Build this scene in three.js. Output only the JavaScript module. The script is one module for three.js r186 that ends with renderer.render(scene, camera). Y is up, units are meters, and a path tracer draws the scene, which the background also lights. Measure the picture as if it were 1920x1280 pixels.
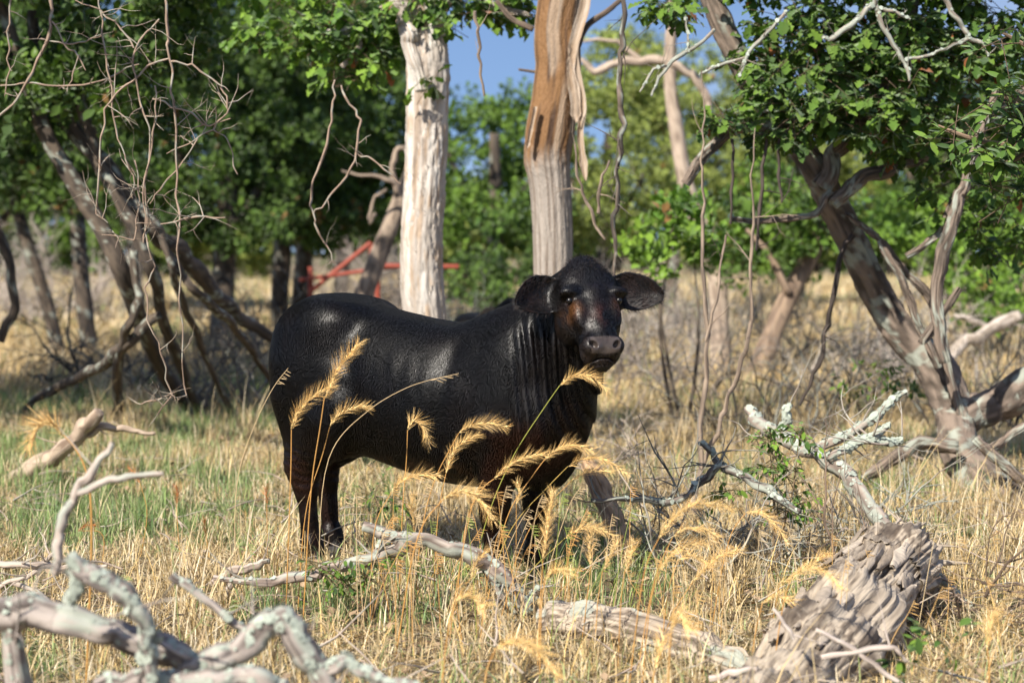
import * as THREE from 'three';
import { mergeGeometries } from 'three/addons/utils/BufferGeometryUtils.js';

// ---------- camera, sky, sun, exposure ----------
const scene = new THREE.Scene();
const FP = 3400, EYE = 1.4, HOR = 470;                 // focal length in photograph pixels, eye height, horizon row
const pitch = Math.atan((640 - HOR) / FP);
const camera = new THREE.PerspectiveCamera(2 * Math.atan(640 / FP) * 180 / Math.PI, 1.5, 0.1, 1500);
camera.position.set(0, EYE, 0);
camera.rotation.x = -pitch;
camera.focus = 7.45; camera.userData.fStop = 2.2;
const renderer = new THREE.WebGLRenderer({ antialias: true });
renderer.toneMapping = THREE.LinearToneMapping;
renderer.toneMappingExposure = 1.6;
renderer.shadowMap.enabled = true;
const SUN = new THREE.Vector3(-0.50, 0.72, 0.52).normalize();
const sun = new THREE.DirectionalLight(new THREE.Color(1, 0.93, 0.82), 5.0);
sun.name = 'sun'; sun.position.copy(SUN).multiplyScalar(60); sun.target.position.set(0, 0, -10);
sun.castShadow = true; sun.shadow.mapSize.set(4096, 4096); sun.shadow.radius = 1;
Object.assign(sun.shadow.camera, { left: -30, right: 30, top: 30, bottom: -30, near: 1, far: 160 });
scene.add(sun, sun.target);
{ // one computed sky: blue air, paler towards the horizon, scattered white cloud all round
  const W = 1024, H = 512, data = new Float32Array(W * H * 4);
  const h3 = (x, y, z) => { let n = Math.imul(x, 374761393) ^ Math.imul(y, 668265263) ^ Math.imul(z, 1274126177); n = Math.imul(n ^ (n >>> 13), 1274126177); return ((n ^ (n >>> 16)) >>> 0) / 4294967296; };
  const vn = (x, y, z) => { const a = Math.floor(x), b = Math.floor(y), c = Math.floor(z); let u = x - a, v = y - b, w = z - c; u *= u * (3 - 2 * u); v *= v * (3 - 2 * v); w *= w * (3 - 2 * w);
    const l = (p, q, t) => p + (q - p) * t; return l(l(l(h3(a, b, c), h3(a + 1, b, c), u), l(h3(a, b + 1, c), h3(a + 1, b + 1, c), u), v), l(l(h3(a, b, c + 1), h3(a + 1, b, c + 1), u), l(h3(a, b + 1, c + 1), h3(a + 1, b + 1, c + 1), u), v), w); };
  for (let r = 0; r < H; r++) for (let c = 0; c < W; c++) {
    const el = ((r + .5) / H - .5) * Math.PI, az = ((c + .5) / W - .5) * 2 * Math.PI, y = Math.sin(el), x = Math.cos(el) * Math.cos(az), z = Math.cos(el) * Math.sin(az);
    const t = Math.pow(1 - Math.max(0, y), 3.2), a = [.034, .088, .29], b = [.22, .35, .55];
    let n = 0, am = .5; const k = 2.6; for (let i = 0, f = k; i < 5; i++, f *= 2.1, am *= .52) n += am * vn(x * f + 7, y * f * 1.9 + 3, z * f + 11);
    const cl = Math.min(1, Math.max(0, (n - .50) / .16)), o = (r * W + c) * 4;
    for (let i = 0; i < 3; i++) { const s = a[i] + (b[i] - a[i]) * t; data[o + i] = s + ([.50, .54, .61][i] - s) * cl * .85; }
    data[o + 3] = 1;
  }
  const sky = new THREE.DataTexture(data, W, H, THREE.RGBAFormat, THREE.FloatType);
  sky.mapping = THREE.EquirectangularReflectionMapping; sky.magFilter = THREE.LinearFilter; sky.needsUpdate = true;
  scene.background = sky; scene.environment = sky;
}

// ---------- helpers ----------
const V = (x, y, z) => new THREE.Vector3(x, y, z);
const rgb = (r, g, b) => new THREE.Color().setRGB(r, g, b);
function RNG(s) { return () => { s |= 0; s = s + 0x6D2B79F5 | 0; let t = Math.imul(s ^ s >>> 15, 1 | s); t = t + Math.imul(t ^ t >>> 7, 61 | t) ^ t; return ((t ^ t >>> 14) >>> 0) / 4294967296; }; }
const clamp = (x, a = 0, b = 1) => Math.min(b, Math.max(a, x)), lerp = (a, b, t) => a + (b - a) * t, sstep = (a, b, x) => { const t = clamp((x - a) / (b - a)); return t * t * (3 - 2 * t); };
const hash3 = (x, y, z) => { let n = Math.imul(x, 374761393) ^ Math.imul(y, 668265263) ^ Math.imul(z, 1274126177); n = Math.imul(n ^ (n >>> 13), 1274126177); return ((n ^ (n >>> 16)) >>> 0) / 4294967296; };
function noise3(x, y, z) { const a = Math.floor(x), b = Math.floor(y), c = Math.floor(z); let u = x - a, v = y - b, w = z - c; u *= u * (3 - 2 * u); v *= v * (3 - 2 * v); w *= w * (3 - 2 * w);
  return lerp(lerp(lerp(hash3(a, b, c), hash3(a + 1, b, c), u), lerp(hash3(a, b + 1, c), hash3(a + 1, b + 1, c), u), v), lerp(lerp(hash3(a, b, c + 1), hash3(a + 1, b, c + 1), u), lerp(hash3(a, b + 1, c + 1), hash3(a + 1, b + 1, c + 1), u), v), w); }
const fbm = (x, y, z, o = 4) => { let n = 0, a = .5, s = 0; for (let i = 0; i < o; i++) { n += a * noise3(x, y, z); s += a; a *= .5; x = x * 2.03 + 5.1; y = y * 2.03 + 1.7; z = z * 2.03 + 9.2; } return n / s; };
// a place in the world from a photograph pixel and its distance along the view (metres to the plane through it)
function P(px, py, d) { const v = V((px - 960) / FP, -(py - 640) / FP, -1).applyAxisAngle(V(1, 0, 0), -pitch); return v.multiplyScalar(d / -v.z).add(V(0, EYE, 0)); }
const groundRow = (d) => HOR + EYE * FP / d;
const groundY = (x, z) => (fbm(x * .5 + 3, 0, z * .5 + 8, 3) - .5) * .09;
const G = (px, d) => { const p = P(px, HOR, d); p.y = groundY(p.x, p.z); return p; };
const taken = {};
function numbered(n) { const k = taken[n] = (taken[n] ?? -1) + 1; return k ? n + '_' + String(k).padStart(3, '0') : n; }
function tag(o, label, category, group, kind) { o.userData.label = label; if (category) o.userData.category = category; if (group) o.userData.group = group; if (kind) o.userData.kind = kind; return o; }
function thing(name, pos, label, category, group) { const o = new THREE.Group(); o.name = numbered(name); if (pos) o.position.copy(pos); scene.add(o); return tag(o, label, category, group); }
function mesh(name, geo, mat, parent = scene) { const m = new THREE.Mesh(geo, mat); m.name = parent === scene ? numbered(name) : name; m.castShadow = m.receiveShadow = true; parent.add(m);
  const o = V(0, 0, 0); for (let q = parent; q && q !== scene; q = q.parent) o.add(q.position);   // geometry is given in world space: bring it under its parent's origin
  if (o.lengthSq() > 0 && !geo.userData.local) { geo.translate(-o.x, -o.y, -o.z); geo.userData.local = true; } return m; }
function instanced(name, geo, mat, list, parent = scene, colors) { const m = new THREE.InstancedMesh(geo, mat, list.length); m.name = parent === scene ? numbered(name) : name; m.castShadow = m.receiveShadow = true;
  list.forEach((x, i) => m.setMatrixAt(i, x)); if (colors) colors.forEach((c, i) => m.setColorAt(i, c)); for (let q = parent; q && q !== scene; q = q.parent) m.position.sub(q.position); parent.add(m); m.userData.kind = 'stuff'; return m; }
function geom(pos, idx, { col, uv, nor } = {}) { const g = new THREE.BufferGeometry(); g.setAttribute('position', new THREE.Float32BufferAttribute(pos, 3)); if (uv) g.setAttribute('uv', new THREE.Float32BufferAttribute(uv, 2)); if (col) g.setAttribute('color', new THREE.Float32BufferAttribute(col, 3)); g.setIndex(idx); if (nor) g.setAttribute('normal', new THREE.Float32BufferAttribute(nor, 3)); else g.computeVertexNormals(); return g; }
// a tapering limb through points [{p, r}], its skin pushed in and out by relief(angle, metres along, t), coloured by paint(...)
function limb(pts, { seg = 10, step = .04, relief, paint, cap = true, knob = 0, seed = 0, tight } = {}) {
  const curve = new THREE.CatmullRomCurve3(pts.map((q) => q.p), false, tight ? 'catmullrom' : 'centripetal', tight ?? .5), n0 = 200, L = curve.getLength(), rows = Math.max(3, Math.ceil(L / step));
  const pos = [], uv = [], col = [], idx = []; let N = null; const up = V(), B = V();
  for (let i = 0; i <= rows; i++) {
    const t = i / rows, u = t, c = curve.getPoint(u), T = curve.getTangent(u), k = u * (pts.length - 1), a = Math.min(pts.length - 2, Math.floor(k)), r = lerp(pts[a].r, pts[a + 1].r, sstep(0, 1, k - a));
    if (!N) { N = V(0, 0, 1); if (Math.abs(T.z) > .9) N.set(1, 0, 0); } N.addScaledVector(T, -N.dot(T)).normalize(); B.crossVectors(T, N);
    const s = t * L;
    for (let j = 0; j <= seg; j++) {
      const th = j / seg * Math.PI * 2, ca = Math.cos(th), sa = Math.sin(th);
      let rr = r; if (knob) rr *= 1 + knob * (fbm(ca * 1.3 + seed, s / Math.max(.02, r * 3) + seed, sa * 1.3, 3) - .5) * 2; if (relief) rr += relief(ca, sa, s, t, r);
      pos.push(c.x + (N.x * ca + B.x * sa) * rr, c.y + (N.y * ca + B.y * sa) * rr, c.z + (N.z * ca + B.z * sa) * rr); uv.push(th * r, s);
      if (paint) { const q = paint(ca, sa, s, t, r); col.push(q[0], q[1], q[2]); }
    }
  }
  const w = seg + 1; for (let i = 0; i < rows; i++) for (let j = 0; j < seg; j++) { const a = i * w + j, b = a + 1, c = a + w, d = c + 1; idx.push(a, b, c, b, d, c); }
  if (cap) for (const e of [0, rows]) { const c = curve.getPoint(e / rows), k = pos.length / 3; pos.push(c.x, c.y, c.z); uv.push(0, 0); if (paint) { const q = col.slice(e * w * 3, e * w * 3 + 3); col.push(...q); } for (let j = 0; j < seg; j++) { const a = e * w + j; e ? idx.push(a, a + 1, k) : idx.push(a + 1, a, k); } }
  const g = geom(pos, idx, { uv, col: paint ? col : undefined }), nn = g.attributes.normal;
  for (let i = 0; i <= rows; i++) { const a = i * w, b = a + seg; for (const q of ['X', 'Y', 'Z']) { const v = nn['get' + q](a) + nn['get' + q](b); nn['set' + q](a, v); nn['set' + q](b, v); } const l = Math.hypot(nn.getX(a), nn.getY(a), nn.getZ(a)) || 1; nn.setXYZ(a, nn.getX(a) / l, nn.getY(a) / l, nn.getZ(a) / l); nn.setXYZ(b, nn.getX(a), nn.getY(a), nn.getZ(a)); }
  return g;
}
const path = (list, d0, dflt) => list.map(([x, y, r, d]) => { const q = d ?? d0; return { p: P(x, y, q), r: (r ?? dflt) / FP * q }; });   // [col, row, radius in photograph pixels, distance]
// the same limb made crooked: between its points, kinks and swellings
function kinked(pts, amt, seed) { const r = RNG(seed * 97 + 13), out = [pts[0]]; for (let i = 1; i < pts.length; i++) { const a = pts[i - 1], b = pts[i], L = a.p.distanceTo(b.p); for (const t of [.36, .7]) { const rr = lerp(a.r, b.r, t), m = Math.min(amt * (rr + L * .03), L * .10); out.push({ p: a.p.clone().lerp(b.p, t + (r() - .5) * .12).add(V(r() - .5, r() - .5, r() - .5).multiplyScalar(2 * m)), r: rr * (.84 + .34 * r()) }); } out.push(b); } return out; }
// grain tile: streaks along v (wood, hair) or plain mottling
function tile(n, f, srgb) { const d = new Uint8Array(n * n * 4); for (let y = 0; y < n; y++) for (let x = 0; x < n; x++) { const c = f(x / n, y / n), o = (y * n + x) * 4; d[o] = clamp(c[0]) * 255; d[o + 1] = clamp(c[1]) * 255; d[o + 2] = clamp(c[2]) * 255; d[o + 3] = 255; }
  const t = new THREE.DataTexture(d, n, n); t.wrapS = t.wrapT = THREE.RepeatWrapping; t.magFilter = THREE.LinearFilter; t.minFilter = THREE.LinearMipmapLinearFilter; t.generateMipmaps = true; if (srgb) t.colorSpace = THREE.SRGBColorSpace; t.needsUpdate = true; return t; }
const tnoise = (x, y, fx, fy, s) => { const X = x * fx, Y = y * fy, a = Math.floor(X), b = Math.floor(Y); let u = X - a, v = Y - b; u *= u * (3 - 2 * u); v *= v * (3 - 2 * v); const h = (i, j) => hash3(((i % fx) + fx) % fx, ((j % fy) + fy) % fy, s); return lerp(lerp(h(a, b), h(a + 1, b), u), lerp(h(a, b + 1), h(a + 1, b + 1), u), v); };

// ---------- ground ----------
{
  const pos = [], uv = [], col = [], idx = [], zs = [], nx = 90; let z = 14; while (z > -950) { zs.push(z); z -= z > -16 ? .22 : Math.max(.3, (-z - 12) * .09); }
  for (const z of zs) for (let i = 0; i <= nx; i++) { const x = (i / nx * 2 - 1) * (12 + Math.abs(z) * .9), n = fbm(x * .8, 3, z * .8, 4), y = groundY(x, z) * (1 - sstep(40, 70, -z)); pos.push(x, y, z); uv.push(x / 1.4, z / 1.4); const t = sstep(.4, .62, n), g = sstep(.5, .65, fbm(x * .5 + 9, 1, z * .5, 3)); col.push(lerp(lerp(.75, 1.05, t), .55, g), lerp(lerp(.72, 1.0, t), .75, g), lerp(lerp(.7, .95, t), .5, g)); }
  const w = nx + 1; for (let j = 0; j < zs.length - 1; j++) for (let i = 0; i < nx; i++) { const a = j * w + i; idx.push(a, a + 1, a + w, a + 1, a + w + 1, a + w); }
  const N = 1024, px = new Float32Array(N * N * 4), r = RNG(5); for (let i = 0; i < N * N; i++) { const n = hash3(i % N, i / N | 0, 3); px[i * 4] = .09 + .05 * n; px[i * 4 + 1] = .066 + .04 * n; px[i * 4 + 2] = .040 + .025 * n; px[i * 4 + 3] = .1 + .1 * n; }
  for (let s = 0; s < 9000; s++) { let x = r() * N, y = r() * N, a = r() * 6.283; const L = 20 + r() * 90, t = r(), c = t < .72 ? [.30 + .2 * r(), .22 + .14 * r(), .11 + .09 * r()] : t < .88 ? [.16, .11, .07] : [.12, .15, .05], h = .3 + .7 * r() * (s / 9000), b = (r() - .5) * .02; for (let k = 0; k < L; k++) { x += Math.cos(a); y += Math.sin(a); a += b; for (let e = 0; e < 2; e++) { const o = ((((y + e) | 0) % N + N) % N * N + ((x | 0) % N + N) % N) * 4; px[o] = c[0]; px[o + 1] = c[1]; px[o + 2] = c[2]; px[o + 3] = h; } } }
  const lin = (v) => Math.pow(clamp(v), 1 / 2.2), map = tile(N, (u, v) => { const o = ((v * N | 0) * N + (u * N | 0)) * 4; return [lin(px[o]), lin(px[o + 1]), lin(px[o + 2])]; }, true), bump = tile(N, (u, v) => { const h = px[((v * N | 0) * N + (u * N | 0)) * 4 + 3]; return [h, h, h]; });
  const g = mesh('ground', geom(pos, idx, { uv, col }), new THREE.MeshStandardMaterial({ map, bumpMap: bump, bumpScale: .012, vertexColors: true, roughness: 1 }));
  tag(g, 'flat pasture floor of tan soil and trodden straw', 'ground', null, 'structure');
}

// ---------- trees ----------
const barkTex = tile(512, (u, v) => { const w = .04 * tnoise(u, v, 6, 6, 9), a = tnoise(u + w, v, 48, 7, 1), b = tnoise(u + w, v, 110, 20, 2), c = tnoise(u, v, 9, 5, 3), q = .4 * a + .3 * b + .3 * c; return [q, q, q]; });
const grain = (k) => { const t = barkTex.clone(); t.repeat.set(k, k); t.needsUpdate = true; return t; };
const barkMat = new THREE.MeshStandardMaterial({ vertexColors: true, roughness: .95, bumpMap: grain(3), bumpScale: .006 });
const twigMat = new THREE.MeshStandardMaterial({ vertexColors: true, roughness: .9, bumpMap: grain(9), bumpScale: .0015 });
const mix3 = (a, b, t) => { t = clamp(t); return [lerp(a[0], b[0], t), lerp(a[1], b[1], t), lerp(a[2], b[2], t)]; };
// paints: bark and wood colours with grain along the limb and blotches of lichen
const bark = (base, dark, seed, lichen = 0) => (ca, sa, s, t, r) => { const n = fbm(ca * 2.2 + seed, s * 3.5, sa * 2.2, 4), f = noise3(ca * r * 260 + seed, s * 10, sa * r * 260); let c = mix3(dark, base, sstep(.32, .62, n * .5 + f * .5)); c = mix3(c, [dark[0] * .55, dark[1] * .52, dark[2] * .5], sstep(.64, .76, noise3(ca * 4.5 + seed, s * 5, sa * 4.5 + seed)) * .75); if (lichen) c = mix3(c, [.36, .39, .33], sstep(.62 - .3 * lichen, .70 - .3 * lichen, fbm(ca * 1.5 + seed * 3, s * 11, sa * 1.5, 3)) * (.55 + .45 * f)); return c; };
const ridges = (amp, fa, fs, seed) => (ca, sa, s) => { const q = fbm(ca * fa + seed, s * fs, sa * fa + seed, 3); return amp * (1 - Math.abs(q - .5) * 6); };
// oak leaf: three pairs of lobes, folded along the midrib
function leafShape(kind = 'oak') {
  const P0 = kind === 'oak' ? [[.02, 0], [.035, .10], [.15, .22], [.10, .32], [.27, .44], [.15, .54], [.34, .72], [.23, .80], [.12, .95], [0, 1]] : kind === 'oval' ? [[.015, 0], [.13, .18], [.22, .42], [.22, .64], [.13, .86], [0, 1]] : [[.02, 0], [.27, .36], [.30, .66], [0, 1]];
  const pos = [], idx = []; const z = (x, y) => .32 * Math.abs(x) - .22 * y * y + .05 * Math.sin(y * 9) * Math.abs(x) * 4; for (const [x, y] of P0) pos.push(-x, y, z(x, y), 0, y, z(0, y), x, y, z(x, y)); for (let i = 0; i < P0.length - 1; i++) { const k = i * 3; idx.push(k, k + 1, k + 3, k + 1, k + 4, k + 3, k + 1, k + 2, k + 4, k + 2, k + 5, k + 4); } return geom(pos, idx);
}
const leafGeo = leafShape('oak'), ovalGeo = leafShape('oval');
const leafMats = [[.03, .08, .005], [.055, .13, .008], [.09, .185, .010], [.14, .25, .015]].map(([r, g, b]) => new THREE.MeshPhysicalMaterial({ color: rgb(r, g, b), roughness: 1, transmission: .32, thickness: 0, clearcoat: .14, clearcoatRoughness: .3, side: THREE.DoubleSide }));
const leafTint = new THREE.MeshPhysicalMaterial({ color: rgb(1, 1, 1), roughness: 1, transmission: .32, thickness: 0, clearcoat: .14, clearcoatRoughness: .3, side: THREE.DoubleSide });
function spray(seed, n, L, kind) { const r = RNG(seed), parts = [], base = leafShape(kind); const m = new THREE.Matrix4(), q = new THREE.Quaternion(); for (let i = 0; i < n; i++) { const g = base.clone(), s = L * (.7 + .6 * r()), a = i / n * 6.283 * 1.6 + r(), t = i / n; q.setFromEuler(new THREE.Euler(-1.2 + r() * 1.3, a, (r() - .5) * .9, 'YXZ')); m.compose(V((r() - .5) * L * 1.6, (t - .5) * L * 1.6, (r() - .5) * L * 1.6), q, V(s, s, s)); parts.push(g.applyMatrix4(m)); } return mergeGeometries(parts); }
const farSprays = [spray(1, 9, .085, 'far'), spray(2, 9, .10, 'far')];
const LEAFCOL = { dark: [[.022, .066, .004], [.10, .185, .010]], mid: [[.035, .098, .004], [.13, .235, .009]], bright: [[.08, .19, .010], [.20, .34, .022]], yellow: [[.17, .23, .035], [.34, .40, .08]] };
// far and middle crowns: clumps of leaf sprays inside pixel-placed ellipsoids
function foliage(root, blobs, opt) {
  const { seed = 1, tint = 'mid', clump = .34, per = 26, dens = 1, size = 1, thick = .8 } = opt, r = RNG(seed), L = [[], []], C = [[], []], q = new THREE.Quaternion(), [c0, c1] = LEAFCOL[tint];
  for (const [px, py, rx, ry, d, dz] of blobs) {
    const c = P(px, py, d), X = rx / FP * d, Y = ry / FP * d, Z = dz ?? Math.max(X, Y) * thick, n = Math.max(3, Math.round(dens * 1.5 * (X * Y + X * Z + Y * Z) / (clump * clump)));
    for (let i = 0; i < n; i++) { let a = V(r() * 2 - 1, r() * 2 - 1, r() * 2 - 1); while (a.length() > 1) a = V(r() * 2 - 1, r() * 2 - 1, r() * 2 - 1); const u = Math.pow(a.length(), .45); a.normalize().multiplyScalar(u); const cc = V(c.x + a.x * X, c.y + a.y * Y, c.z + a.z * Z), R = clump * (.6 + .8 * r()), tone = r();
      if (cc.y < .25) continue;
      for (let k = 0; k < per; k++) { const o = V(r() * 2 - 1, (r() * 2 - 1) * .65, r() * 2 - 1); if (o.length() > 1) continue; const v = r() < .5 ? 0 : 1, s = size * (.7 + .6 * r()); q.setFromEuler(new THREE.Euler((r() - .5) * 1.4, r() * 6.283, (r() - .5) * 1.4)); L[v].push(new THREE.Matrix4().compose(cc.clone().addScaledVector(o, R), q, V(s, s, s))); const t = clamp(tone * .6 + r() * .5), b = .8 + .4 * r(), w = r() < .012 ? 1 : 0; C[v].push(w ? rgb(.25, .13, .03) : rgb(lerp(c0[0], c1[0], t) * b, lerp(c0[1], c1[1], t) * b, lerp(c0[2], c1[2], t) * b)); } }
  }
  const crown = new THREE.Group(); crown.name = 'crown'; crown.userData.kind = 'stuff'; root.add(crown); for (const v of [0, 1]) if (L[v].length) instanced('foliage', farSprays[v], leafTint, L[v], crown, C[v]); return L[0].length + L[1].length;
}
function tree(name, label, cat, group, trunks, blobs, opt = {}) {
  const base = trunks[0][0].p.clone(); base.y = 0; const root = thing(name, base, label, cat, group);
  trunks.forEach((t, i) => mesh(i && !opt.twin ? 'branch' : 'trunk', limb(i || opt.kinky ? kinked(t, .35, i + (opt.seed ?? 0)) : t, { seg: opt.seg ?? 12, step: opt.step ?? .06, knob: opt.knob ?? .12, seed: i * 7 + (opt.seed ?? 0), relief: opt.relief, paint: opt.paint ?? bark([.20, .16, .12], [.07, .055, .045], (opt.seed ?? 0) + i, opt.lichen) }), opt.mat ?? barkMat, root));
  if (blobs?.length) foliage(root, blobs, opt); return root;
}
const down = (px, d, r) => [px, groundRow(d) + 12, r, d];   // a limb's foot, just in the ground

// pale oak with flaking bark behind the heifer's back
const paleBark = (ca, sa, s, t, r) => { const n = fbm(ca * 2.4, s * 2.2, sa * 2.4 + 5, 4), f = noise3(ca * 22, s * 9, sa * 22), k = fbm(ca * 7, s * 6, sa * 7, 3); let c = mix3([.42, .37, .32], [.62, .58, .53], sstep(.35, .62, n)); c = mix3(c, [.40, .28, .18], sstep(.56, .70, k) * .75); c = mix3(c, [.34, .25, .18], sstep(.55, .8, fbm(ca * 3, s * .9 + 2, sa * 3, 3)) * .8); return mix3(c, [.20, .16, .13], sstep(.76, .9, f) * .7); };
const paleRelief = (ca, sa, s) => { const w = fbm(ca * 3, s * 4, sa * 3, 3) - .5, strip = noise3(ca * 11 + w * 5, s * 3.2, sa * 11 + w * 5), plate = noise3(ca * 7 + 9, s * 13 + w * 6, sa * 7), fine = noise3(ca * 26, s * 18, sa * 26); return .012 * Math.pow(Math.abs(strip - .5) * 2, .5) + .006 * sstep(.42, .5, plate) + .004 * fine - .012; };
const paleOak = tree('pale_oak', 'pale grey oak trunk with flaking bark rising behind the heifer\'s back', 'tree', null, [
  path([down(803, 11.6, 47), [800, 700, 42], [796, 600, 40], [790, 480, 40], [796, 360, 38], [800, 250, 39], [803, 140, 40], [800, 60, 36], [792, 0, 31], [786, -90, 28], [795, -260, 24]], 11.6),
  path([[792, 170, 12], [768, 80, 14], [757, 30, 13], [748, -10, 12], [725, -120, 10], [690, -260, 8]], 11.5),
  path([[812, 40, 12], [850, -30, 11], [930, -70, 9], [1010, -60, 7]], 11.5), path([[752, 0, 7], [700, 30, 6], [640, 60, 5], [580, 65, 3]], 11.7), path([[690, 34, 5], [672, 90, 4], [640, 125, 3]], 11.7), path([[860, -35, 6], [900, 0, 5], [960, 22, 4], [1000, 30, 2]], 11.5)],
  null, { seg: 96, step: .010, knob: .03, relief: paleRelief, paint: paleBark, mat: new THREE.MeshStandardMaterial({ vertexColors: true, roughness: .95, bumpMap: grain(4), bumpScale: .004 }) });

{ // loose flakes of bark standing off its skin
  const plate = (seed) => { const pos = [], idx = [], col = [], n = 6, r = RNG(seed), t0 = .7 + .5 * r(); for (let i = 0; i <= n; i++) { const u = i / n, w = (.6 + .5 * noise3(u * 4, seed, 2)) * (.35 + .65 * Math.sin(Math.PI * (.12 + .76 * u))); for (let j = 0; j <= 3; j++) { const a = j / 1.5 - 1, y = .10 + .12 * (noise3(u * 5, a * 2, seed) - .5) - .18 * a * a * w; pos.push(u - .5, y, a * w * .5, u - .5, y - .13, a * w * .48); const k = t0 * (.8 + .4 * noise3(u * 6, a * 3, seed + 4)); for (let q = 0; q < 2; q++) col.push(.56 * k, .50 * k, .44 * k); } } for (let i = 0; i < n; i++) for (let j = 0; j < 3; j++) { const a = i * 8 + j * 2; idx.push(a, a + 2, a + 8, a + 2, a + 10, a + 8); } for (const i of [0, n]) for (let j = 0; j < 3; j++) { const a = i * 8 + j * 2; idx.push(a, a + 1, a + 2, a + 2, a + 1, a + 3); } for (let i = 0; i < n; i++) for (const j of [0, 3]) { const a = i * 8 + j * 2; idx.push(a, a + 8, a + 1, a + 1, a + 8, a + 9); } return geom(pos, idx, { col, uv: pos.filter((_, i) => i % 3 !== 1) }); };
  const plates = [1, 2, 3, 4, 5, 6, 7, 8].map(plate), fm = new THREE.MeshStandardMaterial({ vertexColors: true, roughness: .95, side: THREE.DoubleSide }), r = RNG(404), tp = path([[796, 640, 41], [796, 600, 40], [790, 480, 40], [796, 360, 38], [800, 250, 39], [803, 140, 40], [800, 60, 36], [792, 0, 31]], 11.6), cv = new THREE.CatmullRomCurve3(tp.map((q) => q.p));
  for (let i = 0; i < 260; i++) { const t = r(), k = t * (tp.length - 1), a = Math.min(tp.length - 2, k | 0), rad = lerp(tp[a].r, tp[a + 1].r, k - a), T = cv.getTangent(t), th = (r() - .5) * 3.4, N = V(Math.sin(th), 0, Math.cos(th)).addScaledVector(T, -.08 - .22 * r()).normalize(), X = T.clone().addScaledVector(N, -T.dot(N)).normalize(), Z = V().crossVectors(X, N), L = .05 + .10 * r() * r(), w = .016 + .022 * r(), f = new THREE.Mesh(plates[i % 8], fm); f.name = 'bark_flake'; f.castShadow = f.receiveShadow = true; f.applyMatrix4(new THREE.Matrix4().makeBasis(X.multiplyScalar(L), N.clone().multiplyScalar(.045), Z.multiplyScalar(w)).setPosition(cv.getPoint(t).addScaledVector(N, rad * .955))); f.position.sub(paleOak.position); paleOak.add(f); }
}
// bare dead trunk behind the head
const deadPaint = (ca, sa, s, t, r) => { const gr = noise3(ca * 9, s * .8, sa * 9), g2 = noise3(ca * 24, s * 1.6, sa * 24), u = sstep(.37, .45, t + (gr - .5) * .08); let c = mix3([.25, .21, .18], [.42, .37, .32], gr * .6 + g2 * .5); c = mix3(c, [.15, .11, .08], sstep(.56, .74, g2) * .8); let b = mix3([.12, .055, .020], [.29, .155, .062], gr * .5 + g2 * .6); b = mix3(b, [.07, .035, .018], sstep(.62, .8, g2)); b = mix3(b, [.42, .34, .26], sstep(.58, .72, noise3(ca * 3 + 4, s * 1.1, sa * 3)) * .5); return mix3(c, b, u); };
const deadRelief = (ca, sa, s, t) => { const a = noise3(ca * 8 + .6 * noise3(ca * 2, s * 2, sa * 2), s * 1.1, sa * 8), b = noise3(ca * 20, s * 3, sa * 20); return .014 * (a - .5) + .009 * (Math.pow(Math.abs(b - .5) * 2, .6) - .5) + .012 * sstep(.35, .39, t) * (1 - sstep(.40, .46, t)) * (noise3(ca * 6, s * 16, sa * 6) - .3); };
const deadOak = tree('dead_tree', 'bare weathered dead trunk, grey below and orange brown above, behind the heifer\'s head', 'tree', null, [
  path([down(1040, 11.3, 40), [1040, 700, 37], [1037, 520, 36], [1036, 430, 37], [1032, 350, 38], [1027, 290, 42], [1033, 240, 44], [1042, 180, 43], [1047, 120, 42], [1044, 60, 42], [1052, 0, 43], [1062, -70, 40], [1060, -240, 34]], 11.3)],
  null, { seg: 80, step: .010, knob: .07, relief: deadRelief, paint: deadPaint, mat: new THREE.MeshStandardMaterial({ vertexColors: true, roughness: .8, bumpMap: grain(3), bumpScale: .009 }) });
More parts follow.
